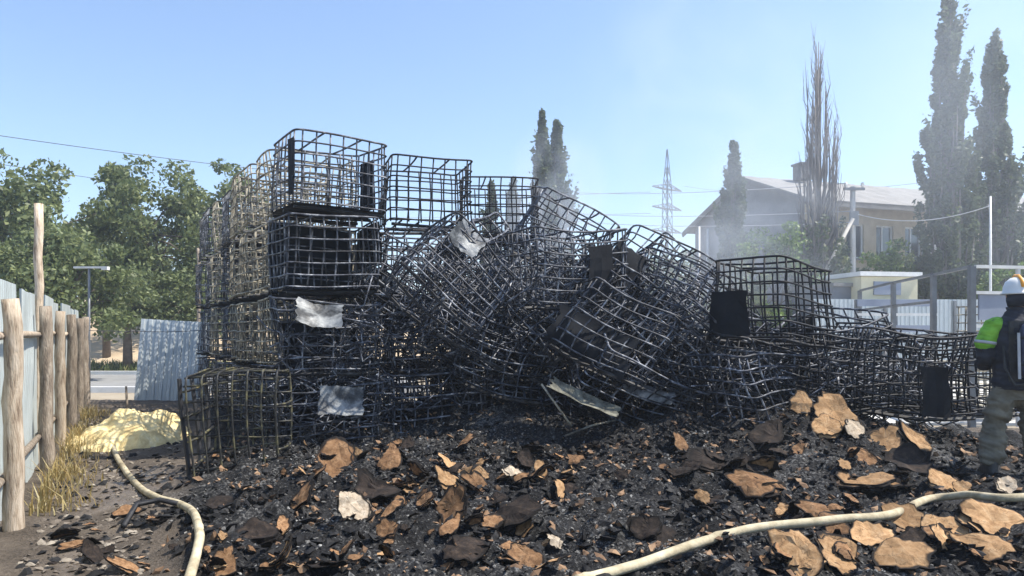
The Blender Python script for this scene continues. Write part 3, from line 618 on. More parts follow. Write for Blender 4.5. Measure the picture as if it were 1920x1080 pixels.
# ------------------------------------------------------------------ scorched boards in the ash
def board_mesh(seed, mat, thick=.05, curl=.2, elong=1.0, plies=1):
    """torn scorched board: an uneven outline cut by a few straight tears, one or more plies slipped over each other"""
    rs = random.Random(seed); n = 26; prof = [0, .5, .78, .92, 1.0]
    ph = [rs.uniform(0, 6.28) for _ in range(4)]
    cuts = [(rs.uniform(0, 6.28), rs.uniform(.42, .95)) for _ in range(rs.choice((2, 3, 4, 5)))]
    am = [rs.uniform(.03, .14), rs.uniform(.03, .10)]; cd = rs.uniform(0, 3.14)
    v = []; ch = []; f = []
    def zc(x, y):
        q = x*math.cos(cd) + y*math.sin(cd)
        return curl * (q*q - .3) + .10 * math.sin(x*3+ph[3]) * math.cos(y*2.6) + .045 * math.sin(x*7+ph[1]) * math.sin(y*6+ph[2])
    def layer(z0, rj, flip, c0, off, rot, tilt):
        k0 = len(v); v.append((off[0], off[1], zc(0, 0) + z0)); ch.append(c0)
        for p in prof[1:]:
            for k in range(n):
                a = 2*math.pi*k/n; r_ = 1 + am[0]*math.sin(2*a+ph[0]) + am[1]*math.sin(3*a+ph[1])
                for (ca, cr) in cuts:
                    c_ = math.cos(a - ca)
                    if c_ > .15: r_ = min(r_, cr / c_)
                r_ *= (1 + rj[k]) * p; x = r_*math.cos(a+rot)*elong + off[0]; y = r_*math.sin(a+rot)/elong + off[1]
                v.append((x, y, zc(x, y) + z0 + tilt[0]*x + tilt[1]*y)); ch.append(c0 + p ** 5)
        for k in range(n):
            l = (k+1) % n; q = (k0, k0+1+k, k0+1+l); f.append(q[::-1] if flip else q)
            for j in range(len(prof)-2):
                s_ = k0+1+j*n; q = (s_+k, s_+n+k, s_+n+l, s_+l); f.append(q[::-1] if flip else q)
        return k0+1+(len(prof)-2)*n
    for i in range(plies):
        rj = [rs.uniform(-.16, .06) - (.22 * rs.random() if rs.random() < .14 else 0) for _ in range(n)]; off = (rs.uniform(-.22, .22) * (i > 0), rs.uniform(-.22, .22) * (i > 0)); rot = rs.uniform(-.25, .25) * (i > 0); tl = (rs.uniform(-.06, .06) * (i > 0), rs.uniform(-.06, .06) * (i > 0))
        zt = -i * thick * 1.35; c0 = rs.uniform(-.15, .15) + .25 * (i > 0)
        a_ = layer(zt + thick, rj, False, c0, off, rot, tl); b_ = layer(zt, rj, True, c0 + .3, off, rot, tl)
        for k in range(n):
            l = (k+1) % n; f.append((b_+k, b_+l, a_+l, a_+k))
    me = bpy.data.meshes.new('scorched_board'); me.from_pydata(v, [], f); me.materials.append(M[mat])
    at = me.attributes.new('char', 'FLOAT', 'POINT'); at.data.foreach_set('value', np.array(ch, np.float32)); me.update(); return me
BV = {m: [board_mesh(200 + 10*i + len(m), m, thick=random.uniform(.04, .09), curl=random.uniform(-.2, .3), elong=random.uniform(.95, 1.35), plies=(1, 2, 3, 1, 2, 4, 3, 2)[i]) for i in range(8)] for m in ('board', 'board_tan', 'board_dark', 'board_pale')}
placed = []
def put_board(px, py, wpx, mat, label, group, tilt=None, az=None, spin=None, lift=.02, v=None, sq=1.0):
    p = hit(px, py); s = wpx / 2.15 / (F / p.y)
    o = link('scorched_board', BV[mat][random.randrange(8) if v is None else v])
    tilt = random.uniform(8, 42) if tilt is None else tilt; az = random.uniform(0, 360) if az is None else az
    nrm = Vector((math.sin(R(tilt))*math.sin(R(az)), math.sin(R(tilt))*math.cos(R(az)), math.cos(R(tilt))))   # az 180 faces the camera
    q = nrm.to_track_quat('Z', 'Y') @ Euler((0, 0, R(spin if spin is not None else random.uniform(0, 360)))).to_quaternion()
    o.rotation_mode = 'QUATERNION'; o.rotation_quaternion = q; o.scale = (s, s * sq, s)
    o.location = p + Vector((0, 0, lift + s * math.sin(R(tilt)) * .45)); tag(o, label, 'board', group); return o
BG = 'larger scorched boards'
named = [
 (655, 968, 92, 'board_pale', 'thick pale block of paper-like board, bright, in the left foreground', 62, 150),
 (960, 898, 62, 'board_pale', 'pale cracked board piece below the dark hollow of the heap', 45, 160),
 (1012, 896, 40, 'board_tan', 'small rounded tan board right beside the pale cracked piece', 55, 170),
 (850, 972, 110, 'board', 'brown ridged board slab standing on edge, centre-left foreground', 50, 215),
 (838, 915, 62, 'board_tan', 'pointed tan board sticking up below the dark cage', 58, 120),
 (893, 920, 70, 'board', 'flat brown board right of the pointed tan one', 40, 180),
 (640, 880, 130, 'board', 'wide brown board at the foot of the front-left stack', 35, 170),
 (735, 868, 90, 'board', 'brown board lying just right of the wide one by the stack foot', 30, 190),
 (1508, 775, 62, 'board_tan', 'round tan board at the left end of the tan pile', 50, 200),
 (1565, 792, 120, 'board_tan', 'large tan board on top of the tan pile before the sagging cages', 42, 175),
 (1548, 815, 62, 'board_tan', 'tan board half tucked under the large one of the tan pile', 45, 180),
 (1605, 818, 62, 'board_pale', 'whitish cracked board at the right end of the tan pile', 45, 165),
 (1660, 838, 82, 'board_tan', 'curved tan board right of the tan pile', 38, 190),
 (1722, 842, 74, 'board_tan', 'angular tan board between the tan pile and the firefighter', 40, 150),
 (1620, 866, 66, 'board', 'brown board below the tan pile', 40, 200),
 (1345, 882, 150, 'board_dark', 'large grey-brown charred board lying flat in the ash field', 22, 190),
 (1278, 842, 52, 'board', 'brown board just above the large charred one', 45, 150),
 (1320, 945, 44, 'board_tan', 'lone tan board fragment in the grey ash field', 40, 200),
 (1622, 908, 112, 'board_tan', 'thin tan board seen edge-on above the right hose', 12, 180),
 (1772, 920, 74, 'board_tan', 'leaf-shaped tan board with dark rim left of the firefighter boots', 42, 160),
 (1805, 926, 48, 'board_tan', 'small tan board overlapping the leaf-shaped one', 40, 190),
 (1888, 922, 52, 'board_pale', 'pale crumpled board by the right picture edge', 45, 180),
 (1828, 786, 90, 'board_tan', 'tan board heaped beside the firefighter knee', 35, 200),
 (1700, 1002, 118, 'board_tan', 'big tan board bridging the right hose', 40, 185),
 (1635, 1026, 110, 'board_tan', 'rounded tan board with dark edge below the right hose', 30, 180),
 (1495, 1055, 120, 'board_tan', 'half-burnt tan board at the bottom edge, right of centre', 34, 205),
 (1580, 1064, 110, 'board_tan', 'tan board along the bottom edge beside the half-burnt one', 30, 170),
 (1862, 1000, 120, 'board_tan', 'broad tan board with dark cracks under the right end of the hose', 32, 180),
 (1765, 1032, 74, 'board_tan', 'curled tan board standing up below the broad cracked one', 55, 140),
 (1855, 1045, 120, 'board_tan', 'tan board in the bottom right corner', 28, 190),
 (1530, 972, 90, 'board', 'brown board just above the right hose', 26, 185),
 (1560, 996, 92, 'board', 'brown board lying over the right hose', 20, 180),
 (425, 1066, 100, 'board', 'brown board at the bottom edge beside the left hose', 28, 190),
 (1040, 1030, 60, 'board_pale', 'pale torn board low in the middle foreground', 45, 170),
 (560, 955, 90, 'board', 'slanted brown board in the left foreground beside the pale block', 40, 230),
 (990, 1060, 90, 'board', 'brown board at the bottom edge, middle', 35, 180),
]
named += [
 (705, 930, 165, 'board_dark', 'broad blackened sheet behind the bright pale block', 24, 200), (965, 975, 175, 'board_dark', 'broad black sheet standing in for the dark hollow in the middle foreground', 30, 230),  # the broad black sheet stands in for the shade of the hollow
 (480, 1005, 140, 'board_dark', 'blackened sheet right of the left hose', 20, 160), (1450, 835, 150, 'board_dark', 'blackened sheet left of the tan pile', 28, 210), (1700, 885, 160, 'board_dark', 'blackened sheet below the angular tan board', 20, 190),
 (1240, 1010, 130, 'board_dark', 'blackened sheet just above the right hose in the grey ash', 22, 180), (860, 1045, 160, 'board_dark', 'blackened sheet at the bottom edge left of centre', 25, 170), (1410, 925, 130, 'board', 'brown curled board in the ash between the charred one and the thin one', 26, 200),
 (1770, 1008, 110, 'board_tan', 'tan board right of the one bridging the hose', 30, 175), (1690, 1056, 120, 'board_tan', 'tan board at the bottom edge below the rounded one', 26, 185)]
for (px, py, wp, mt, lb, ti, az) in named: put_board(px, py, wp * {'board_tan': 1.05, 'board_dark': .68, 'board_pale': .85}.get(mt, .92), mt, lb, BG, ti, az)
# the many small ones that nothing tells apart
zones = [((390, 1090), (860, 1075), 130, ('board', 'board', 'board', 'board_dark', 'board_tan')), ((1430, 1910), (850, 1075), 75, ('board', 'board_tan', 'board_dark', 'board')),
         ((1080, 1450), (830, 1075), 34, ('board_dark', 'board_dark', 'board')), ((560, 1000), (840, 905), 34, ('board', 'board_dark', 'board_tan')), ((60, 380), (960, 1075), 16, ('board_dark', 'board'))]
for (xr, yr, n, ms) in zones:
    for _ in range(n):
        if not _ % 9: cc = (random.uniform(*xr), random.uniform(*yr))
        if random.random() < .62: px = min(max(random.gauss(cc[0], 52), xr[0]), xr[1]); py = min(max(random.gauss(cc[1], 24), yr[0]), yr[1])
        else: px = random.uniform(*xr); py = random.uniform(*yr)
        wp = random.choice((13, 16, 20, 25, 31, 40, 56)) * (1 + (py - 850) / 900)
        if px > 1080 and abs(py - np.interp(px, [1080, 1200, 1300, 1420, 1560, 1660, 1740, 1800, 1880, 1990], [1110, 1072, 1042, 1012, 996, 988, 972, 957, 951, 950])) < 26: py += 48
        mt = random.choice(ms)
        if mt == 'board_dark': wp *= 1.1
        tone = {'board': 'brown', 'board_tan': 'tan', 'board_dark': 'blackened', 'board_pale': 'pale'}[mt]
        where = 'on the dirt track left of the left hose' if px < 380 else ('at the foot of the cages' if py < 890 else 'at the bottom edge') + (' in the left half' if px < 760 else ' in the middle' if px < 1430 else ' in the right part') if (py < 890 or py > 1020) else 'in the left debris field' if px < 760 else 'in the middle ash field' if px < 1430 else 'around the right hose'
        put_board(px, py, wp, mt, f'small {tone} scorched board fragment lying {where}', f'small {tone} board fragments {where}', random.uniform(6, 55))

# fine debris, uncountable
def flakes(name, n, mat, smin, smax, zones, label, seed):
    r_ = np.random.default_rng(seed); V = []; Fc = []
    per = n // len(zones)
    for (x0, x1, y0, y1) in zones:
        t = r_.random(per); y = y0 * (y1 / y0) ** t; x = x0 + (x1 - x0) * r_.random(per)
        keep = ashmask(x, y) > r_.random(per) * .9 + .05
        clump = fbm(x * 1.4, y * 1.4, seed, 3) + .25 * r_.random(per); keep &= clump > .46
        x = x[keep]; y = y[keep]; z = hgt(x, y)
        for i in range(len(x)):
            s = smin + (smax - smin) * r_.random() ** 2.2
            q = Euler((r_.normal(0, .5), r_.normal(0, .5), r_.random() * 6.28)).to_matrix()
            k = len(V); m = 5
            base = Vector((x[i], y[i], z[i] + s * .22))
            th = s * .28
            for j in range(m):
                a = 6.283 * j / m + r_.uniform(-.4, .4); rr = s * r_.uniform(.55, 1.1)
                V.append(base + q @ Vector((rr * math.cos(a), rr * .7 * math.sin(a), r_.uniform(-.2, .2) * s)))
            V.append(base + q @ Vector((0, 0, th))); V.append(base - q @ Vector((0, 0, th)))
            for j in range(m):
                l = (j + 1) % m; Fc.append((k + j, k + l, k + 5)); Fc.append((k + l, k + j, k + 6))
    me = bpy.data.meshes.new(name); me.from_pydata(V, [], Fc); me.materials.append(M[mat]); me.update()
    return tag(link(name, me), label, 'debris', kind='stuff')
Z = [(-3.2, 3.2, 3.4, 6.0), (-3.6, 5.5, 5.5, 8.2), (-3.5, 6.2, 7.5, 10.5)]
flakes('char_debris', 17000, 'char_flake', .012, .075, Z, 'loose black char crumbs covering the burnt ground', 61)
flakes('ash_debris', 15000, 'ash_flake', .007, .032, Z, 'pale grey ash flakes scattered over the burnt ground', 62)
flakes('ash_grains', 16000, 'ash_flake', .006, .022, [(-.6, 2.6, 4.2, 8.6), (-2.6, 0.6, 6.6, 9.0)], 'fine grey ash grains in the middle of the burnt ground', 67)
flakes('board_crumbs', 6500, 'brown_flake', .012, .065, Z, 'brown scorched crumbs scattered over the burnt ground', 63)
def clods(name, n, mat, smin, smax, label, seed):
    r_ = np.random.default_rng(seed); V = []; Fc = []
    y = 3.6 * (14 / 3.6) ** r_.random(n); x = path_edge(y) - .2 - r_.random(n) * (2.2 + .15 * y); z = hgt(x, y)
    for i in range(n):
        p = Vector((x[i], y[i], 0)); 
        if (p - F0).dot(FN) < .15: continue
        s_ = smin + (smax - smin) * r_.random() ** 3; k = len(V); q = Euler((r_.normal(0, .3), r_.normal(0, .3), r_.random() * 6.28)).to_matrix(); base = Vector((x[i], y[i], z[i] + s_ * .15))
        for j in range(5):
            a = 1.2566 * j + r_.uniform(-.4, .4); V.append(base + q @ Vector((s_ * r_.uniform(.6, 1.2) * math.cos(a), s_ * .7 * math.sin(a), 0)))
        V.append(base + q @ Vector((0, 0, s_ * .4))); V.append(base - Vector((0, 0, s_ * .4)))
        for j in range(5): l = (j + 1) % 5; Fc.append((k + j, k + l, k + 5)); Fc.append((k + l, k + j, k + 6))
    me = bpy.data.meshes.new(name); me.from_pydata(V, [], Fc); me.materials.append(M[mat]); me.update(); return tag(link(name, me), label, 'debris', kind='stuff')
clods('dirt_crumbs', 5000, 'dirt_clod', .008, .05, 'brown dirt clods and litter on the track beside the fence', 64)
clods('char_crumbs', 2200, 'char_flake', .008, .07, 'black burnt scraps on the track beside the fence', 65)
# tangled loose wire inside the heap and the stacks
def tangle(name, boxes, n, label, seed):
    rs = random.Random(seed); b = MB()
    for _ in range(n):
        (x0, x1, y0, y1, z0, z1) = rs.choice(boxes); p = Vector((rs.uniform(x0, x1), rs.uniform(y0, y1), rs.uniform(z0, z1)))
        d = Vector((rs.gauss(0, 1), rs.gauss(0, .6), rs.gauss(0, .5))).normalized() * rs.uniform(.12, .5); w_ = Vector((rs.gauss(0, .06), rs.gauss(0, .06), rs.gauss(0, .08)))
        b.tube([p - d, p - d * .3 + w_, p + d * .4 - w_, p + d], .009, 4)
    return tag(b.build(name, M['steel_burnt'], None, True), label, 'debris', kind='stuff')
tangle('tangled_wire', [(-1.6, 2.2, 9.2, 10.8, .4, 1.9), (-1.4, 1.6, 9.3, 10.8, 1.2, 2.5), (.5, 3.2, 8.9, 10.4, .5, 1.7), (2.4, 5.0, 8.4, 9.6, .5, 1.2), (-2.9, -1.6, 9.0, 10.3, .1, 1.9)], 2000, 'tangled broken wire strands filling the collapsed heap', 66)
# bent wires and twigs in the ash
for j, (pp, lb) in enumerate([([(232, 1000), (255, 968), (300, 958), (350, 962)], 'black bent strip curling beside the left hose'), ([(1015, 720), (1045, 762), (1072, 800)], 'thin bent rod hanging out of the dark hollow of the heap'), ([(1060, 830), (1110, 815), (1160, 795)], 'thin bent rod lying on the ash right of the dark hollow')]):
    pts = [hit(*q) + Vector((0, 0, .05 + .05 * math.sin(3.14 * i / (len(pp)-1)))) for i, q in enumerate(pp)] if j != 1 else [P(*q, 8.4) for q in pp]
    b = MB(); b.tube(pts, .012 if j else .022, 6); tag(b.build('bent_rod', M['steel_black'] if j == 0 else M['steel_pale'], None, True), lb, 'rod')
# weeds along the fence
def blades(name, spots, n, h0, h1, mat, label, seed, wd=.006, cat='weeds'):
    r_ = np.random.default_rng(seed); V = []; Fc = []; A = []
    for _ in range(n):
        x, y, s, hh = spots(r_); h = (h0 + (h1 - h0) * r_.random()) * hh
        a = r_.random() * 6.28; ln = r_.normal(0, .6); k = len(V); dx, dy = math.cos(a), math.sin(a); z = hz(x, y) - .01 if s else 0.0
        w_ = wd * r_.uniform(.6, 1.5); px_, py_ = -dy * w_, dx * w_
        for (t, ww) in ((0, 1), (.5, .8), (1, .15)):
            ox, oy = x + dx * ln * h * t * t, y + dy * ln * h * t * t
            V.append((ox - px_ * ww, oy - py_ * ww, z + h * t)); V.append((ox + px_ * ww, oy + py_ * ww, z + h * t))
        c = r_.random(); A += [c] * 6
        Fc += [(k, k+1, k+3, k+2), (k+2, k+3, k+5, k+4)]
    me = bpy.data.meshes.new(name); me.from_pydata(V, [], Fc); me.materials.append(M[mat])
    at = me.attributes.new('rnd', 'FLOAT', 'POINT'); at.data.foreach_set('value', np.array(A, np.float32)); me.update()
    return tag(link(name, me), label, cat, kind='stuff')
def weed_spot(r_):
    s = r_.uniform(.6, 9.5); p = F0 + FD * s; off = abs(r_.normal(0, .22)) + .06; p = p + FN * off
    cl = float(vnoise(s * 1.3, 2.0, 5)); return p.x, p.y, True, (.25 + 1.0 * cl) * (1.15 - min(off, .8))
blades('dry_weeds', weed_spot, 1600, .06, .25, 'weed', 'golden dry weeds growing along the foot of the fence', 71)
blades('verge_grass', lambda r_: (r_.uniform(-40, -6), r_.uniform(27.2, 33), False, 1), 9000, .12, .4, 'grass', 'green grass verge beyond the road', 72, .03, 'grass')

# ------------------------------------------------------------------ trees
def leaf_mesh(name, pts, size, mat, seed, up=.3):
    r_ = np.random.default_rng(seed); n = len(pts); pts = np.asarray(pts)
    nr = r_.normal(0, 1, (n, 3)); nr[:, 2] += up; nr /= np.linalg.norm(nr, axis=1)[:, None]
    t = np.cross(nr, r_.normal(0, 1, (n, 3))); t /= np.linalg.norm(t, axis=1)[:, None]; bt = np.cross(nr, t)
    s = (size * r_.uniform(.55, 1.35, n))[:, None]
    v = np.empty((n, 4, 3)); v[:, 0] = pts - t * s; v[:, 1] = pts + bt * s * .5; v[:, 2] = pts + t * s; v[:, 3] = pts - bt * s * .5
    me = bpy.data.meshes.new(name); f = np.arange(n * 4).reshape(n, 4)
    me.from_pydata(v.reshape(-1, 3).tolist(), [], f.tolist()); me.materials.append(M[mat])
    at = me.attributes.new('rnd', 'FLOAT', 'POINT'); c = np.clip(r_.normal(.5, .22, n), 0, 1); at.data.foreach_set('value', np.repeat(c, 4).astype(np.float32)); me.update(); return me
def broadleaf(name, x, y, h, rx, z0, label, seed, n=11000, mat='leaf_elm', size=.11, clumps=70, group=None, cat='tree', gz=0.0, trunk=.16):
    rs = random.Random(seed); r_ = np.random.default_rng(seed)
    root = empty(name, (x, y, gz), (0, 0, 0), label, cat, group)
    cz = (h + z0) / 2; rz_ = (h - z0) / 2
    b = MB(); top = Vector((rs.uniform(-.4, .4), rs.uniform(-.3, .3), z0 + (h - z0) * .55))
    b.tube([(0, 0, -.2), (top.x * .3, top.y * .3, top.z * .4), (top.x * .7, top.y * .7, top.z * .75), top], [trunk * 1.2, trunk, trunk * .7, trunk * .3], 9); b.build('trunk', M['bark'], root, True)
    cl = []
    while len(cl) < clumps:
        p = r_.uniform(-1, 1, 3); d = np.linalg.norm(p)
        if d > 1 or (d < .45 and r_.random() < .75): continue
        lob = .72 + .5 * float(vnoise(math.atan2(p[1], p[0]) * 1.6 + seed, p[2] * 2.2 + seed * .7, seed))
        if p[2] < -.3: lob *= .92
        cl.append((p[0] * rx * lob, p[1] * rx * lob, cz + p[2] * rz_ * min(lob, 1.02)))
    limb = MB()
    for c in cl[:26]:
        c = Vector(c); s = Vector((top.x * .7, top.y * .7, z0 + (h - z0) * rs.uniform(.05, .5))); mid = s.lerp(c, .5) + Vector((0, 0, .25 * rs.random()))
        limb.tube([s, mid, c], [trunk * .34, trunk * .2, trunk * .06], 5)
    limb.build('limbs', M['bark'], root, True)
    pts = []
    for c in cl:
        k = int(n / clumps * rs.uniform(.5, 1.5)); sp = rx * rs.uniform(.13, .24)
        q = r_.normal(0, 1, (k, 3)); q /= np.maximum(np.linalg.norm(q, axis=1), .01)[:, None]; q *= (r_.random(k) ** .45)[:, None]
        pts.append(np.array(c) + q * sp * 1.6 * np.array([1, 1, .75]))
    link('crown', leaf_mesh('crown', np.concatenate(pts), size, mat, seed), root)
    return root
TG = 'broadleaf trees beyond the fence'
broadleaf('elm_tree', GX(62, 26), 26, 7.9, 2.3, 2.0, 'broad dark green tree at the far left behind the fence', 301, 9500, group=TG, clumps=48)
broadleaf('elm_tree', GX(-80, 27), 27, 7.2, 2.4, 1.6, 'green tree cut by the left picture edge behind the fence', 302, 9000, group=TG)
broadleaf('elm_tree', GX(290, 30), 30, 8.8, 2.5, 2.6, 'tall rounded green tree above the leaning sheet', 303, 12000, group=TG, clumps=62)
broadleaf('elm_tree', GX(445, 33), 33, 9.2, 2.0, 2.6, 'green tree half hidden behind the left row of cages', 304, 10000, group=TG)
broadleaf('elm_tree', GX(140, 23), 23, 4.6, 1.9, 1.0, 'low bushy tree behind the fence end near the lamp post', 305, 9000, group=TG, size=.09)
broadleaf('elm_tree', GX(20, 22), 22, 4.4, 2.0, .8, 'low dark bushy tree behind the fence at far left', 306, 9000, group=TG, size=.09)
broadleaf('elm_tree', GX(345, 29.5), 29.5, 4.2, 1.9, .6, 'low leafy tree right above the leaning sheet', 307, 9000, mat='leaf_elm', group=TG, size=.09)
broadleaf('elm_tree', GX(200, 36), 36, 7.2, 2.6, 2.4, 'green tree in the gap behind the lamp post', 308, 9000, group=TG, gz=.4)
broadleaf('elm_tree', GX(400, 40), 40, 7.5, 3.2, 1.5, 'shaded tree on the bank behind the cages', 309, 9000, group=TG, gz=.5)
broadleaf('elm_tree', GX(240, 28.5), 28.5, 3.6, 1.3, 1.4, 'small drooping tree over the sandy bank', 310, 4500, group=TG, size=.08)
def poplar(x, y, h, r0, label, seed, n=9000, bare=None, tips=14, mat='leaf_poplar', size=.16, group='poplars', low=.10):
    """columnar tree: steep limbs clothed with upright leaf plumes; bare = height share above which limbs are leafless"""
    rs = random.Random(seed); r_ = np.random.default_rng(seed)
    root = empty('poplar_tree', (x, y, 0), (0, 0, 0), label, 'tree', group)
    b = MB(); b.tube([(0, 0, -.2), (.05, 0, h * .3), (-.04, .03, h * .65), (0, 0, h * .99)], [h * .017, h * .013, h * .007, h * .001], 8); b.build('trunk', M['poplar_bark'], root, True)
    def prof(t):
        if t < .35: return r0 * (.55 + .45 * math.sin(t / .35 * math.pi / 2))
        return r0 * max(.05, (1 - ((t - .35) / .66) ** 1.7))
    limb = MB(); pts = []
    for j in range(tips * 3):
        a = rs.uniform(0, 6.28); z1 = h * rs.uniform(.22, .985); z0 = max(h * .05, z1 - h * rs.uniform(.2, .45)); dx, dy = math.cos(a), math.sin(a)
        rr = prof(z1 / h) * rs.uniform(.5, 1.12); r1 = prof((z0 + (z1 - z0) * .4) / h) * .62
        s = Vector((0, 0, z0)); m1 = Vector((dx * min(r1, rr * 1.1), dy * min(r1, rr * 1.1), z0 + (z1 - z0) * .38)); e = Vector((dx * rr, dy * rr, z1))
        limb.tube([s, m1, m1.lerp(e, .5) + Vector((rs.uniform(-.06, .06), 0, 0)), e], [h * .0042, h * .0032, h * .002, h * .0006], 5)
        if bare is not None and bare < .6:
            for q in range(6):
                p = m1.lerp(e, rs.uniform(.0, .95)); limb.tube([p, p + Vector((dx * .08 + rs.uniform(-.1, .1), dy * .08, rs.uniform(.25, .6))), p + Vector((dx * .10 + rs.uniform(-.15, .15), dy * .1, rs.uniform(.7, 1.5)))], [h * .0011, h * .0008, h * .0003], 4)
    limb.build('limbs', M['poplar_bark'], root, True)
    cl = int(h * 26)
    for j in range(cl):
        t = low + (.985 - low) * rs.random() ** .92; a = rs.uniform(0, 6.28); lob = .62 + .75 * float(vnoise(a * 1.3 + seed, t * 9 + seed, seed)) ** 1.5
        rr = prof(t) * lob * (rs.random() ** .4); k = int(n / cl * rs.uniform(.5, 1.5)); hh = h * rs.uniform(.012, .034); ww = max(.10, r0 * rs.uniform(.12, .24) * (1 - .4 * t))
        q = r_.normal(0, 1, (k, 3)); q /= np.maximum(np.linalg.norm(q, axis=1), .01)[:, None]; q *= (r_.random(k) ** .4)[:, None]
        q = q * np.array([ww, ww, hh]); q[:, 0] += q[:, 2] * .18 * math.cos(a); q[:, 1] += q[:, 2] * .18 * math.sin(a)
        pts.append(q + np.array([rr * math.cos(a), rr * math.sin(a), t * h - hh * .3]))
    for j in range(26):                                    # free side shoots
        t = rs.uniform(.12, .86); a = rs.uniform(0, 6.28); rr = prof(t) * rs.uniform(.85, 1.25); hh = h * rs.uniform(.03, .06); k = int(n * .006)
        q = r_.normal(0, 1, (k, 3)) * np.array([r0 * .07, r0 * .07, hh * .6]); q[:, 0] += q[:, 2] * .3 * math.cos(a); q[:, 1] += q[:, 2] * .3 * math.sin(a); pts.append(q + np.array([rr * math.cos(a), rr * math.sin(a), t * h]))
    p = np.concatenate(pts)
    if bare is not None: p = p[(p[:, 2] / h) < bare * r_.uniform(.72, 1.08, len(p))]
    link('crown', leaf_mesh('crown', p, size, mat, seed, up=.1), root); return root
poplar(GX(1017, 46), 46, 1.55 + (622 - 205) / F * 46, 0.82, 'slim tall poplar rising left of its twin behind the heap', 401, 16000, tips=14)
poplar(GX(1045, 47), 47, 1.55 + (622 - 222) / F * 47, 1.15, 'poplar twin on the right, veiled by smoke at its foot', 402, 18000, tips=14)
poplar(GX(922, 48), 48, 1.55 + (622 - 335) / F * 48, .9, 'low poplar seen through the right standing stack', 403, 9000, tips=10)
poplar(GX(962, 48), 48, 1.55 + (622 - 330) / F * 48, .8, 'poplar top seen between the right stack and the twin poplars', 404, 8000, tips=10)
poplar(GX(1376, 29), 29, 1.55 + (622 - 262) / F * 29, 0.68, 'narrow dark poplar in front of the gable end', 415, 30000, tips=12, size=.10)
poplar(GX(1535, 27), 27, 1.55 + (622 - 72) / F * 27, .98, 'half-dead poplar with bare upright branches before the roof', 406, 14000, bare=.44, tips=22, size=.10)
poplar(GX(1776, 27), 27, 1.55 + (622 + 60) / F * 27, 0.92, 'tallest poplar on the right with a bare tip leaving the picture', 407, 40000, bare=.90, tips=18, size=.10)
poplar(GX(1864, 30), 30, 1.55 + (622 - 55) / F * 30, 0.98, 'poplar at the far right with spreading side shoots', 408, 34000, tips=18, size=.11)
BGp = 'bushes in front of the building'
for j, (px, D, h, rx, lb) in enumerate([(1450, 26, 5.4, 1.55, 'large rounded green bush in front of the gable end'), (1672, 28.6, 5.2, 1.4, 'bright green bush under the first windows'), (1556, 28.5, 5.0, 1.3, 'green bush at the foot of the half-dead poplar'), (1735, 28.4, 4.9, 1.3, 'green bush left of the tallest poplar trunk'), (1900, 25, 4.6, 1.2, 'green bush at the right picture edge'), (1390, 25.5, 3.9, 1.1, 'smoke-veiled bush left of the large rounded one'), (1820, 27, 4.0, 1.2, 'green bush between the two right poplars'), (1330, 33, 3.6, 1.4, 'hazy shrub at the corner of the gable end')]):
    broadleaf('shrub', GX(px, D), D, h, rx, .5, lb, 501 + j, 8000, mat='leaf_fresh' if j in (0, 1, 4, 6) else 'leaf_elm', size=.085, clumps=45, group=BGp, cat='bush', trunk=.07)
for j in range(9):
    px = 1130 + j * 24; D = 95 + (j % 3) * 8
    broadleaf('distant_tree', GX(px, D), D, 10.0 + (j * 37 % 5) * .9, 3.4, 2.0, 'hazy far-off tree on the horizon behind the pylon foot', 520 + j, 1500, size=.32, clumps=30, group='far trees on the horizon')

# ------------------------------------------------------------------ building on the right
E = Vector((.951, .309, 0)); G = Vector((-.309, .951, 0))
bl = empty('brick_building', (12.7, 31.5, 0), (0, 0, math.atan2(E.y, E.x)), 'long two-storey tan building with a low slate gable roof behind the trees', 'building')
LEN, WID, EH, RH = 34.0, 9.0, 7.25, 1.75
TH = .35
def wall_with_openings(x0, x1, z0, z1, ops):
    """front wall in the plane y=0 pieced round its openings"""
    b = MB(); xs = sorted({x0, x1} | {o[0] for o in ops} | {o[1] for o in ops}); zs = sorted({z0, z1} | {o[2] for o in ops} | {o[3] for o in ops})
    for i in range(len(xs) - 1):
        for k in range(len(zs) - 1):
            cx, cz = (xs[i] + xs[i+1]) / 2, (zs[k] + zs[k+1]) / 2
            if any(o[0] < cx < o[1] and o[2] < cz < o[3] for o in ops): continue
            b.box((cx, TH / 2, cz), (xs[i+1] - xs[i], TH, zs[k+1] - zs[k]))
    return b
wins = []
xw = 1.9
while xw < LEN - 2:
    for z in (1.1, 4.75): wins.append((xw, xw + .95, z, z + 1.5))
    xw += 1.62
wall_with_openings(0, LEN, 0, EH, wins).build('wall', M['brick_wall'], bl)
b = MB(); b.box((TH / 2, WID / 2, EH / 2), (TH, WID - 2 * TH, EH)); b.box((LEN - TH / 2, WID / 2, EH / 2), (TH, WID - 2 * TH, EH)); b.box((LEN / 2, WID - TH / 2, EH / 2), (LEN, TH, EH)); b.build('side_wall', M['gable'], bl)
b = MB(); b.add([(.05, .0, EH), (.05, WID, EH), (.05, WID / 2, EH + RH), (.3, .0, EH), (.3, WID, EH), (.3, WID / 2, EH + RH)], [(0, 2, 1), (3, 4, 5), (0, 3, 5, 2), (1, 2, 5, 4), (0, 1, 4, 3)]); b.build('gable', M['gable'], bl)
ov = .75
sl_ = RH / (WID / 2)
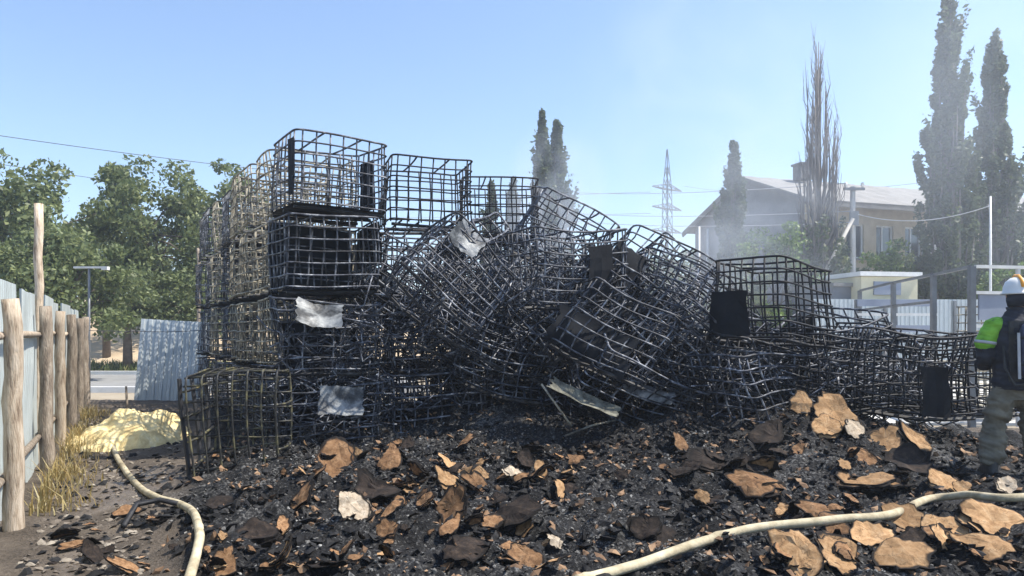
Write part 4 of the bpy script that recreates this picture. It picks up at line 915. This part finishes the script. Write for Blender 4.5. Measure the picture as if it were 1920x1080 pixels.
for s in (0, 1):
    b = MB()
    ya, yb = (-ov, WID / 2) if s == 0 else (WID + ov, WID / 2)
    za = EH - ov * sl_ + .06; zb = EH + RH + .06
    n = 60
    for i in range(n + 1):
        x = -.35 + (LEN + 1.05) * i / n; dz = .03 * (i % 2)
        b.v += [(x, ya, za + dz), (x, yb, zb + dz), (x, ya, za + dz - .09), (x, yb, zb + dz - .09)]
    for i in range(n):
        k = i * 4; b.f += [(k, k+4, k+5, k+1), (k+2, k+3, k+7, k+6), (k, k+2, k+6, k+4)]
    b.f += [(0, 1, 3, 2), (n*4, n*4+2, n*4+3, n*4+1)]
    rf = b.build('roof', M['roof'], bl)
    if s == 0:
        for cx in (2.7, 24.5):
            c_ = MB(); c_.box((cx, WID / 2 - .8, EH + RH + .25), (.75, .6, .7)); c_.box((cx, WID / 2 - .8, EH + RH + .63), (.88, .72, .1)); c_.build('chimney', M['eave'], rf)
b = MB(); b.box((LEN / 2, -ov / 2, EH - .12 - ov * sl_ * .5), (LEN + 1.3, ov - .04, .05)); b.box((LEN / 2, -ov + .02, EH - .16 - ov * sl_ * .55), (LEN + 1.3, .04, .24)); b.build('eave', M['eave'], bl)
b = MB(); b.bar((-.33, -ov, EH - .12 - ov * sl_), (-.33, WID / 2, EH + RH - .10), .05, .22); b.bar((-.33, WID + ov, EH - .12 - ov * sl_), (-.33, WID / 2, EH + RH - .10), .05, .22); b.build('bargeboard', M['eave'], bl)
for j, (x0, x1, z0, z1) in enumerate(wins):
    f = MB(); fw = .07; y = .12
    for (c, d) in (((x0 + fw/2, y, (z0+z1)/2), (fw, .07, z1-z0)), ((x1 - fw/2, y, (z0+z1)/2), (fw, .07, z1-z0)), (((x0+x1)/2, y, z1 - fw/2), (x1-x0-2*fw, .07, fw)), (((x0+x1)/2, y, z0 + fw/2), (x1-x0-2*fw, .07, fw)), ((x0 + (x1-x0)*.42, y, (z0+z1)/2), (.06, .06, z1-z0-2*fw))): f.box(c, d)
    wo_ = f.build('window', M['white_paint'], bl)
    p = MB(); p.box(((x0+x1)/2, y + .02, (z0+z1)/2), (x1-x0-.1, .012, z1-z0-.1)); p.build('pane', M['glass'] if j % 5 != 2 else M['curtain'], wo_)
    s = MB(); s.box(((x0+x1)/2, -.05, z0 - .04), (x1-x0+.2, .18, .06)); s.build('sill', M['eave'], wo_)
b = MB(); b.box((0, 0, 0), (.85, .32, .6)); b.tube([(-.12, -.165, -.22), (-.12, -.175, -.22)], .2, 14)
ac = b.build('air_conditioner', M['white_paint']); q = bl.matrix_basis @ Vector((6.4, -.25, 5.3)); ac.location = q; ac.rotation_euler = bl.rotation_euler; tag(ac, 'white air conditioner box mounted below an upper window of the building', 'air conditioner')
for k in range(2):
    x = -.012; z = (1.3, 4.75)[k]; f = MB(); f.box((x, 4.6, z + .75), (.05, 1.3, 1.5)); wo_ = f.build('window', M['white_paint'], bl)
    p = MB(); p.box((x - .03, 4.6, z + .75), (.02, 1.12, 1.32)); p.build('pane', M['glass'], wo_)
dp = MB(); dp.tube([(-.12, 7.6, 0), (-.12, 7.6, EH - .3)], .06, 8); dp.build('downpipe', M['white_paint'], bl, True)

# ------------------------------------------------------------------ poles, wires, pylon
D = 26.6; up = empty('utility_pole', (GX(1599, D), D, 0), (0, 0, 0), 'concrete utility pole with a slanted brace beside the building', 'utility pole')
ht = 1.55 + (622 - 350) / F * D
b = MB(); b.tube([(0, 0, -.2), (0, 0, ht * .5), (0, 0, ht)], [.13, .11, .085], 10); b.build('mast', M['concrete'], up, True)
b = MB(); b.tube([(-3.0, -.05, -.1), (-1.5, -.1, 2.78), (-.06, -.14, 5.6)], [.085, .08, .07], 8); b.build('brace', M['concrete'], up, True)
b = MB(); b.box((0, -.1, ht - .1), (.75, .08, .09)); b.box((0, -.1, ht - 1.15), (.3, .1, .5)); b.build('cross_arm', M['pipe_grey'], up)
for x in (-.3, .3): b = MB(); b.rings([(x, -.1, ht - .05, .03, .03), (x, -.1, ht + .02, .06, .06), (x, -.1, ht + .1, .06, .06), (x, -.1, ht + .14, .03, .03)], 10); b.build('insulator', M['white_paint'], up, True)
D2 = 22.5; tp = empty('slim_pole', (GX(1857, D2), D2, 0), (0, 0, 0), 'slim pale metal pole between the two right poplars', 'pole')
b = MB(); b.tube([(0, 0, -.1), (0, 0, 1.55 + (622 - 368) / F * D2)], [.045, .03], 8); b.build('mast', M['pipe_white'], tp, True)
D3 = 31; b = MB(); b.tube([(0, 0, -.1), (0, 0, 1.55 + (622 - 425) / F * D3)], [.06, .045], 8); o = b.build('slim_pole', M['pipe_white'], None, True); o.location = (GX(1311, D3), D3, 0); tag(o, 'slim pale pole standing at the left corner of the gable end', 'pole')
D4 = 17.2; lp = empty('lamp_post', (GX(167, D4), D4, 0), (0, 0, 0), 'thin T-shaped metal lamp post behind the fence end', 'lamp post')
zt = 1.55 + (622 - 503) / F * D4
b = MB(); b.tube([(0, 0, -.1), (0, 0, zt)], [.032, .026], 8); b.build('mast', M['pipe_grey'], lp, True)
b = MB(); b.box((0, 0, zt + .02), (.70, .06, .045)); b.build('arm', M['pipe_white'], lp)
b = MB(); b.box((.38, 0, zt + .0), (.14, .12, .08)); b.build('lamp_head', M['pipe_white'], lp)
D5 = 24; o = logpost(1.55 + (622 - 465) / F * D5, .06, 91).build('wooden_pole', M['wood_bark'], None, True); o.location = (GX(372, D5), D5, 0); tag(o, 'thin dark wooden pole among the trees left of the cages', 'pole')
def wire(a, b_, sag, r, m, label):
    a = Vector(a); b_ = Vector(b_); q = MB(); q.tube([a.lerp(b_, t) - Vector((0, 0, sag * 4 * t * (1 - t))) for t in np.linspace(0, 1, 25)], r, 4)
    return tag(q.build('overhead_cable', M[m]), label, 'cable', 'overhead cables')
top = Vector((GX(1599, D), D - .1, ht))
wire(P(-260, 215, 24), P(560, 325, 36), .12, .013, 'wire', 'single dark cable crossing the sky above the left trees')
wire(P(-160, 282, 24), P(560, 380, 40), .15, .010, 'wire', 'thin lower cable running in front of the left tree tops')
wire(top + Vector((-.3, 0, .1)), P(1060, 360, 60), .25, .015, 'wire_pale', 'uppermost pale cable running left from the utility pole')
wire(top + Vector((-.1, 0, -.9)), P(1060, 398, 60), .25, .015, 'wire_pale', 'second pale cable running left from the utility pole')
wire(top + Vector((-.1, 0, -1.3)), P(1060, 412, 60), .3, .015, 'wire_pale', 'lowest pale cable running left from the utility pole')
wire(top + Vector((.1, 0, -1.0)), P(1858, 385, D2), .35, .013, 'wire_pale', 'cable hanging from the utility pole towards the slim pole on the right')
DP = 118; pr = empty('pylon', (GX(1251, DP), DP, 0), (0, 0, R(38)), 'lattice electricity pylon with three cross-arms on the horizon', 'pylon')
zpt = 1.55 + (622 - 280) / F * DP
def hw(z): return 1.55 * (1 - z / zpt) ** .9 * 1.0 + .12 if z < 24 else .55 * (1 - (z - 24) / (zpt - 24)) + .05
lv = [0, 4, 7.5, 10.5, 13, 15.5, 18, 20.2, 22.3, 24.2, 26, 28, zpt]
def hwid(z): return 1.9 - (1.9 - .62) * min(z / 13, 1) - (.12 * max(0, min((z - 13) / 11, 1))) - (.46 * max(0, (z - 24) / (zpt - 24)))
for sx, sy in ((-1, -1), (1, -1), (1, 1), (-1, 1)):
    b = MB(); b.tube([(sx * hwid(z), sy * hwid(z), z) for z in lv], .075, 4); b.build('leg', M['pylon'], pr)
b = MB()
for i in range(len(lv) - 1):
    z0, z1 = lv[i], lv[i+1]; a0, a1 = hwid(z0), hwid(z1)
    for q in range(4):
        s0 = ((-1, -1), (1, -1), (1, 1), (-1, 1))[q]; s1 = ((1, -1), (1, 1), (-1, 1), (-1, -1))[q]
        b.bar((s0[0]*a0, s0[1]*a0, z0), (s1[0]*a1, s1[1]*a1, z1), .06, .06); b.bar((s1[0]*a0, s1[1]*a0, z0), (s0[0]*a1, s0[1]*a1, z1), .06, .06)
b.build('bracing', M['pylon'], pr)
for z in (1.55 + (622 - 434) / F * DP, 1.55 + (622 - 391) / F * DP, 1.55 + (622 - 354) / F * DP):
    b = MB()
    for s in (-1, 1):
        for yy in (-.4, .4): b.bar((0, yy, z - .1), (s * 3.5, 0, z), .14, .14); b.bar((0, yy, z + .75), (s * 3.4, 0, z + .06), .10, .10)
        for t in (.3, .6): b.bar((s * 3.4 * t, -.4 * (1 - t), z), (s * 3.4 * t, .4 * (1 - t), z + .7 * (1 - t)), .08, .08)
    b.build('cross_arm', M['pylon'], pr)
pl_ = [P(1219, 434, DP), P(1219, 393, DP)]
wire(P(1283, 349, DP), P(2300, 250, 40), 2, .03, 'wire_pale', 'far cable running from the pylon to the right')
wire(P(1219, 360, DP), P(300, 372, 260), 1, .04, 'wire_pale', 'far cable running from the upper pylon arm to the left')
wire(P(1219, 400, DP), P(300, 402, 260), 1, .04, 'wire_pale', 'far cable running from the middle pylon arm to the left')

# ------------------------------------------------------------------ right yard: sheet fence, booth, pipe frame
yf = empty('sheet_fence', (GX(1525, 22.6), 22.6, 0), (0, 0, R(4)), 'grey corrugated metal fence closing the far right of the yard', 'fence')
sm2 = corrugated(1.15, 2.55, pitch=.14, amp=.014, seed=8, dent=.02, rows=4).mesh('corrugated_sheet', M['galv'])
for i in range(12):
    o = link('corrugated_sheet', sm2, yf); o.location = (i * 1.12 + .55, .012 * (i % 2), .0)
for i in range(7):
    b = MB(); b.box((i * 2.24, -.06, 1.25), (.07, .07, 2.5)); b.build('post', M['pipe_grey'], yf)
bt = empty('booth', (GX(1626, 24.6), 24.6, 0), (0, 0, R(10)), 'small pale yellow flat-roofed booth behind the grey fence', 'booth')
b = MB(); b.box((0, 0, 1.65), (2.0, 2.2, 3.3)); b.build('wall', M['cream'], bt)
b = MB(); b.box((0, 0, 3.38), (2.2, 2.4, .14)); b.build('roof', M['white_paint'], bt)
b = MB(); b.box((-.1, -1.12, 2.93), (.95, .05, .42)); b.build('window', M['greyblue'], bt)
sb = empty('booth_shade', (GX(1549, 25.0), 25.0, 0), (0, 0, R(10)), 'grey block standing in for the shaded left side of the yellow booth', 'booth_shade')  # added block: shade on the booth's left side built as grey walls
b = MB(); b.box((0, 0, 1.5), (1.1, 2.4, 3.0)); b.build('wall', M['gable'], sb); b = MB(); b.box((0, 0, 3.06), (1.16, 2.6, .12)); b.build('roof', M['roof'], sb)
pf = empty('pen_structure', (7.4, 11.9, 0), (0, 0, 0), 'open grey pipe frame with a sloping-looking top rail before the far fence', 'pipe frame')
fr = [(GX(1822, 11.9) - 7.4, 0, 2.6), (GX(1750, 13.6) - 7.4, 1.7, 2.6), (GX(1675, 15.8) - 7.4, 3.9, 2.6), (GX(1612, 18.9) - 7.4, 7.0, 2.6)]
for (x, y, z) in fr: b = MB(); b.box((x, y, z / 2), (.09 if y == 0 else .075, .09, z)); b.build('post', M['pipe_grey'], pf)
for z in (2.6, 2.1, 1.42):
    for i in range(3):
        a, c = fr[i], fr[i+1]
        if z == 2.1 and i == 0: continue
        b = MB(); b.bar((a[0], a[1] + .045, z), (c[0], c[1] - .045, z), .05, .05); b.build('rail', M['pipe_grey'] if z != 1.42 else M['pipe_white'], pf)
for z in (2.60, 2.18): b = MB(); b.bar((.05, 0, z), (2.6, .5, z), .05, .05); b.build('rail', M['pipe_white'], pf)
b = MB(); b.bar((.85, .16, 0), (.85, .16, 2.58), .05, .05); b.build('post', M['pipe_white'], pf)
b = MB(); b.box((.40, .09, 1.95), (.55, .03, .42), Euler((0, 0, .19)).to_matrix()); b.build('panel', M['greyblue'], pf)
b = MB(); b.bar((.05, 0, 1.64), (2.6, .5, 1.64), .05, .05); b.build('rail', M['pipe_white'], pf)
pg = empty('pipe_gate', (GX(1605, 17.2), 17.2, 0), (0, 0, R(3)), 'low grey pipe gate with horizontal bars in front of the far fence', 'gate')
for x in (0, .95, 1.9): b = MB(); b.box((x, 0, 1.15), (.06, .06, 2.3)); b.build('post', M['pipe_grey'], pg)
for z, m in ((2.22, 'greyblue'), (1.95, 'pipe_white'), (1.62, 'greyblue'), (1.2, 'pipe_white')): b = MB(); b.box((.95, -.055, z), (1.9, .04, .16 if m == 'greyblue' else .06)); b.build('rail', M[m], pg)

# ------------------------------------------------------------------ firefighter seen from behind at the right edge
def remeshed(b, name, mat, parent, vox=.018, smooth=4, fold=0):
    me = b.mesh(name, mat); o = bpy.data.objects.new(name, me); C.objects.link(o)
    m = o.modifiers.new('r', 'REMESH'); m.mode = 'VOXEL'; m.voxel_size = vox
    s = o.modifiers.new('s', 'SMOOTH'); s.iterations = smooth; s.factor = .5
    dg = bpy.context.evaluated_depsgraph_get(); dg.update(); me2 = bpy.data.meshes.new_from_object(o.evaluated_get(dg))
    bpy.data.objects.remove(o); me2.polygons.foreach_set('use_smooth', [True] * len(me2.polygons)); me2.name = name
    if fold:
        nv = len(me2.vertices); co = np.empty(nv * 3); me2.vertices.foreach_get('co', co); co = co.reshape(-1, 3); no = np.empty(nv * 3); me2.vertex_normals.foreach_get('vector', no); no = no.reshape(-1, 3)
        q = fbm(co[:, 0] * 9 + co[:, 1] * 6, co[:, 2] * 22 + co[:, 0] * 7, 31, 3) - .45; q2 = np.abs(fbm(co[:, 0] * 5 + 3, co[:, 2] * 13 + co[:, 1] * 5, 47, 2) - .38)
        co = co + no * ((q * 1.5 - q2) * fold)[:, None]; me2.vertices.foreach_set('co', co.ravel()); me2.update()
    o2 = link(name, me2, parent); return o2
DPp = 6.95; fx = GX(1909, DPp); fz = min(hz(fx - .24, DPp), hz(fx + .16, DPp), hz(fx, DPp)) + .01
pe = empty('person', (fx, DPp, fz), (0, 0, R(-12)), 'firefighter seen from behind in dark jacket with lime sleeve and white helmet', 'person')
def limbt(b, pts, rr, n=14):
    # rounded ends
    p = [Vector(q) for q in pts]
    d0 = (p[0] - p[1]).normalized(); d1 = (p[-1] - p[-2]).normalized()
    pts2 = [p[0] + d0 * rr[0] * .9] + [p[0] + d0 * rr[0] * .6] + p + [p[-1] + d1 * rr[-1] * .6, p[-1] + d1 * rr[-1] * .9]
    b.tube(pts2, [rr[0] * .35, rr[0] * .78] + list(rr) + [rr[-1] * .78, rr[-1] * .35], n)
# body: one continuous figure (head, neck, trunk, arms with hands, legs)
HL, HR = (-.15, .36, 1.04), (.18, .38, 1.05)
b = MB()
b.rings([(0, 0, .88, .15, .10), (0, 0, .98, .165, .11), (0, 0, 1.10, .14, .10), (0, 0, 1.28, .16, .115), (0, 0, 1.42, .18, .11), (0, .01, 1.50, .10, .08), (0, .02, 1.56, .058, .06), (0, .03, 1.62, .056, .062)], 20)
b.rings([(0, .055, 1.575, .03, .04), (0, .05, 1.60, .058, .078), (0, .045, 1.66, .074, .096), (0, .04, 1.72, .077, .10), (0, .035, 1.77, .068, .088), (0, .03, 1.805, .035, .045)], 20)
b.rings([(0, .145, 1.64, .02, .02), (0, .155, 1.66, .018, .022), (0, .14, 1.70, .009, .012)], 8)          # nose
for s in (-1, 1):
    b.rings([(s * .079, .03, 1.655, .008, .014), (s * .083, .03, 1.68, .010, .022), (s * .082, .03, 1.705, .008, .018)], 8)   # ears
    limbt(b, [(s * .09, 0, .90), (s * (.14 if s > 0 else .17), .03, .50), (s * (.15 if s > 0 else .23), -.03, .10)], [.085, .055, .04])
    hp = HL if s < 0 else HR
    limbt(b, [(s * .19, 0, 1.42), (s * .27, .02, 1.16), (hp[0], hp[1] - .06, hp[2] + .03)], [.055, .042, .032])
    # palm and fingers, closed round a grip
    px_, py_, pz_ = hp
    limbt(b, [(px_, py_ - .05, pz_ + .025), (px_, py_ + .03, pz_)], [.032, .036])
    for q, (off, ln) in enumerate(((-.030, .9), (-.010, 1.0), (.010, .95), (.030, .78))):
        limbt(b, [(px_ + off, py_ + .05, pz_), (px_ + off, py_ + .085 * ln, pz_ - .02), (px_ + off, py_ + .075 * ln, pz_ - .055)], [.0105, .0095, .0085], 8)
    limbt(b, [(px_ - s * .03, py_ - .01, pz_), (px_ - s * .055, py_ + .03, pz_ - .01), (px_ - s * .045, py_ + .06, pz_ - .03)], [.012, .011, .009], 8)
remeshed(b, 'body', M['skin'], pe, .010, 2)
b = MB()      # jacket
b.rings([(0, 0, .80, .225, .165), (0, 0, .92, .215, .16), (0, 0, 1.06, .20, .155), (0, -.005, 1.22, .215, .165), (0, -.01, 1.36, .225, .16), (0, -.005, 1.45, .18, .135), (0, .01, 1.50, .12, .105), (0, .015, 1.56, .095, .09), (0, .015, 1.585, .095, .09)], 28)
limbt(b, [(.20, 0, 1.40), (.285, -.01, 1.26), (.30, .02, 1.14)], [.095, .088, .08]); limbt(b, [(.30, .02, 1.14), (.21, .28, 1.05)], [.082, .06])
limbt(b, [(-.275, -.01, 1.12), (-.25, .12, 1.05), (-.18, .28, 1.04)], [.08, .075, .06])
limbt(b, [(-.19, 0, 1.40), (-.285, -.015, 1.26), (-.285, .0, 1.13)], [.085, .08, .078])
remeshed(b, 'jacket', M['jacket'], pe, .012, 5, .035)
b = MB()      # lime shoulder and upper sleeve on the left arm, a layer over the jacket
limbt(b, [(-.195, -.005, 1.405), (-.262, -.012, 1.31), (-.286, -.012, 1.235)], [.094, .092, .09]); remeshed(b, 'lime_sleeve', M['lime'], pe, .010, 3, .03)
b = MB(); b.tube([(-.277, -.012, 1.262), (-.281, -.012, 1.235)], .094, 18); b.build('reflective_band', M['silver'], pe, True)
b = MB()      # trousers, bunched and wide
b.rings([(0, 0, .70, .20, .15), (0, 0, .80, .205, .155), (0, 0, .93, .195, .15)], 24)
limbt(b, [(-.10, 0, .80), (-.16, .015, .58), (-.19, .04, .44), (-.215, .01, .30), (-.235, -.02, .16)], [.135, .118, .112, .112, .118])
limbt(b, [(.10, 0, .80), (.13, .02, .58), (.145, .04, .44), (.15, .0, .30), (.155, -.02, .16)], [.135, .118, .112, .108, .115])
remeshed(b, 'trousers', M['trousers'], pe, .012, 4, .055)
for s, x in ((-1, -.24), (1, .158)):
    b = MB(); b.rings([(x, -.02, .28, .065, .075), (x, -.02, .12, .062, .08), (x, .0, .07, .062, .11), (x, .035, .04, .062, .155), (x, .04, -.01, .064, .16)][::-1], 16); b.build('boot', M['boot'], pe, True)
b = MB(); b.rings([(0, .03, 1.70, .125, .155), (0, .03, 1.712, .128, .158), (0, .03, 1.72, .112, .138), (0, .03, 1.77, .108, .132), (0, .03, 1.82, .09, .11), (0, .03, 1.855, .05, .065), (0, .03, 1.865, .015, .02)], 26); hm = b.build('helmet', M['helmet'], pe, True)
b = MB(); b.tube([(0, .03 + y, z) for y, z in ((-.135, 1.765), (-.10, 1.835), (-.04, 1.872), (.04, 1.878), (.10, 1.84))], .016, 8); b.build('crest', M['orange'], hm, True)
b = MB(); b.rings([(0, .0, 1.585, .085, .075), (0, .0, 1.64, .095, .105), (0, .01, 1.70, .09, .115)], 20); b.build('neck_guard', M['jacket'], hm, True)
apk = empty('air_tank_pack', pe.matrix_basis @ Vector((.0, -.23, .92)), (0, 0, R(-12)), 'dark blue air cylinder pack on the firefighter back', 'air tank')
b = MB(); b.rings([(0, 0, 0, .03, .03), (0, 0, .01, .06, .06), (0, 0, .05, .078, .078), (0, 0, .44, .078, .078), (0, 0, .49, .06, .06), (0, 0, .515, .02, .02)], 22); b.build('cylinder', M['cylinder'], apk, True)
b = MB(); b.box((0, .085, .25), (.27, .02, .56)); b.build('backplate', M['boot'], apk)
for x in (-.095, .095): b = MB(); b.bar((x, -.03, .0), (x, -.01, .42), .022, .012); b.build('guard_bar', M['silver'], apk)
for z in (.12, .36): b = MB(); b.tube([(0, 0, z), (0, 0, z + .03)], .082, 22); b.build('strap', M['boot'], apk, True)
for x in (-.11, .11): b = MB(); b.tube([(x, .10, .50), (x * .95, .16, .555), (x * .9, .25, .56), (x * .9, .33, .50)], .022, 8, ell=(.35, 1)); b.build('strap', M['boot'], apk, True)
b = MB(); b.tube([(-.02, -.02, -.05), (-.12, .0, -.06), (-.17, .08, .1), (-.16, .14, .35), (-.12, .22, .55)], .012, 8); b.build('air_hose', M['boot'], apk, True)
b = MB(); b.rings([(0, 0, -.06, .025, .025), (0, 0, -.04, .03, .03), (0, 0, 0.0, .02, .02)], 12); b.build('valve', M['silver'], apk, True)

# ------------------------------------------------------------------ smoke and haze
def volume_mat(name, dens, color, aniso):
    m = bpy.data.materials.new(name); m.use_nodes = True; t = m.node_tree; t.nodes.clear()
    o = t.nodes.new('ShaderNodeOutputMaterial'); v = t.nodes.new('ShaderNodeVolumePrincipled')
    v.inputs['Color'].default_value = (*color, 1); v.inputs['Density'].default_value = dens; v.inputs['Anisotropy'].default_value = aniso
    t.links.new(v.outputs[0], o.inputs['Volume']); return m, t, v
hm_, _, _ = volume_mat('haze_air', .0020, (.82, .90, 1.0), .5)
b = MB(); b.box((0, 90, 19), (260, 360, 40.0)); hzb = b.build('haze', hm_); tag(hzb, kind='stuff')

def smoke(name, c, r, dens, label, seed, nscale=1.6, aniso=.35, lo=.42, hi=.72, rot=0):
    m, t, v = volume_mat(name, 0, (.84, .91, 1.0), aniso)
    tc = N(t, 'ShaderNodeTexCoord'); n = N(t, 'ShaderNodeTexNoise'); n.inputs['Scale'].default_value = nscale; n.inputs['Detail'].default_value = 4; n.inputs['Distortion'].default_value = .6
    ad = N(t, 'ShaderNodeVectorMath', operation='ADD'); ad.inputs[1].default_value = (seed * 3.1, seed * 1.7, seed); t.links.new(tc.outputs['Object'], ad.inputs[0]); t.links.new(ad.outputs[0], n.inputs[0])
    ln = N(t, 'ShaderNodeVectorMath', operation='LENGTH'); t.links.new(tc.outputs['Object'], ln.inputs[0])
    fo = N(t, 'ShaderNodeMapRange', interpolation_type='SMOOTHSTEP'); fo.inputs[1].default_value = .15; fo.inputs[2].default_value = .98; fo.inputs[3].default_value = 1; fo.inputs[4].default_value = 0; t.links.new(ln.outputs['Value'], fo.inputs[0])
    nm = N(t, 'ShaderNodeMapRange', interpolation_type='SMOOTHSTEP'); nm.inputs[1].default_value = lo; nm.inputs[2].default_value = hi; t.links.new(n.outputs[0], nm.inputs[0])
    mu = N(t, 'ShaderNodeMath', operation='MULTIPLY'); t.links.new(fo.outputs[0], mu.inputs[0]); t.links.new(nm.outputs[0], mu.inputs[1])
    m2 = N(t, 'ShaderNodeMath', operation='MULTIPLY'); m2.inputs[1].default_value = dens; t.links.new(mu.outputs[0], m2.inputs[0]); t.links.new(m2.outputs[0], v.inputs['Density'])
    b = MB(); n_ = 16
    b.rings([(0, 0, math.cos(math.pi * (1 - i / 12)), max(.02, math.sin(math.pi * i / 12)), max(.02, math.sin(math.pi * i / 12))) for i in range(13)], n_)
    o = b.build(name, m); o.location = c; o.scale = r; o.rotation_euler = (0, R(rot), 0); return tag(o, label, 'smoke', kind='stuff')
smoke('smoke', P(1035, 405, 14.5), (1.3, 1.0, 2.2), 2.0, 'thin white smoke rising behind the top of the heap', 1, 1.4, rot=8, lo=.38)
smoke('smoke', P(1385, 455, 16.5), (3.4, 2.6, 2.5), .34, 'bluish smoke drifting right of the heap before the building', 2, 1.3, lo=.36)
smoke('smoke', P(1800, 200, 19), (6.6, 4.0, 6.4), .085, 'broad veil of smoke spreading up over the right trees', 3, 1.1, lo=.32)
smoke('smoke', P(1330, 190, 21), (5.2, 3.0, 4.8), .16, 'faint smoke wisp fading into the sky above the pylon', 4, 1.7, lo=.46, hi=.64, rot=35)
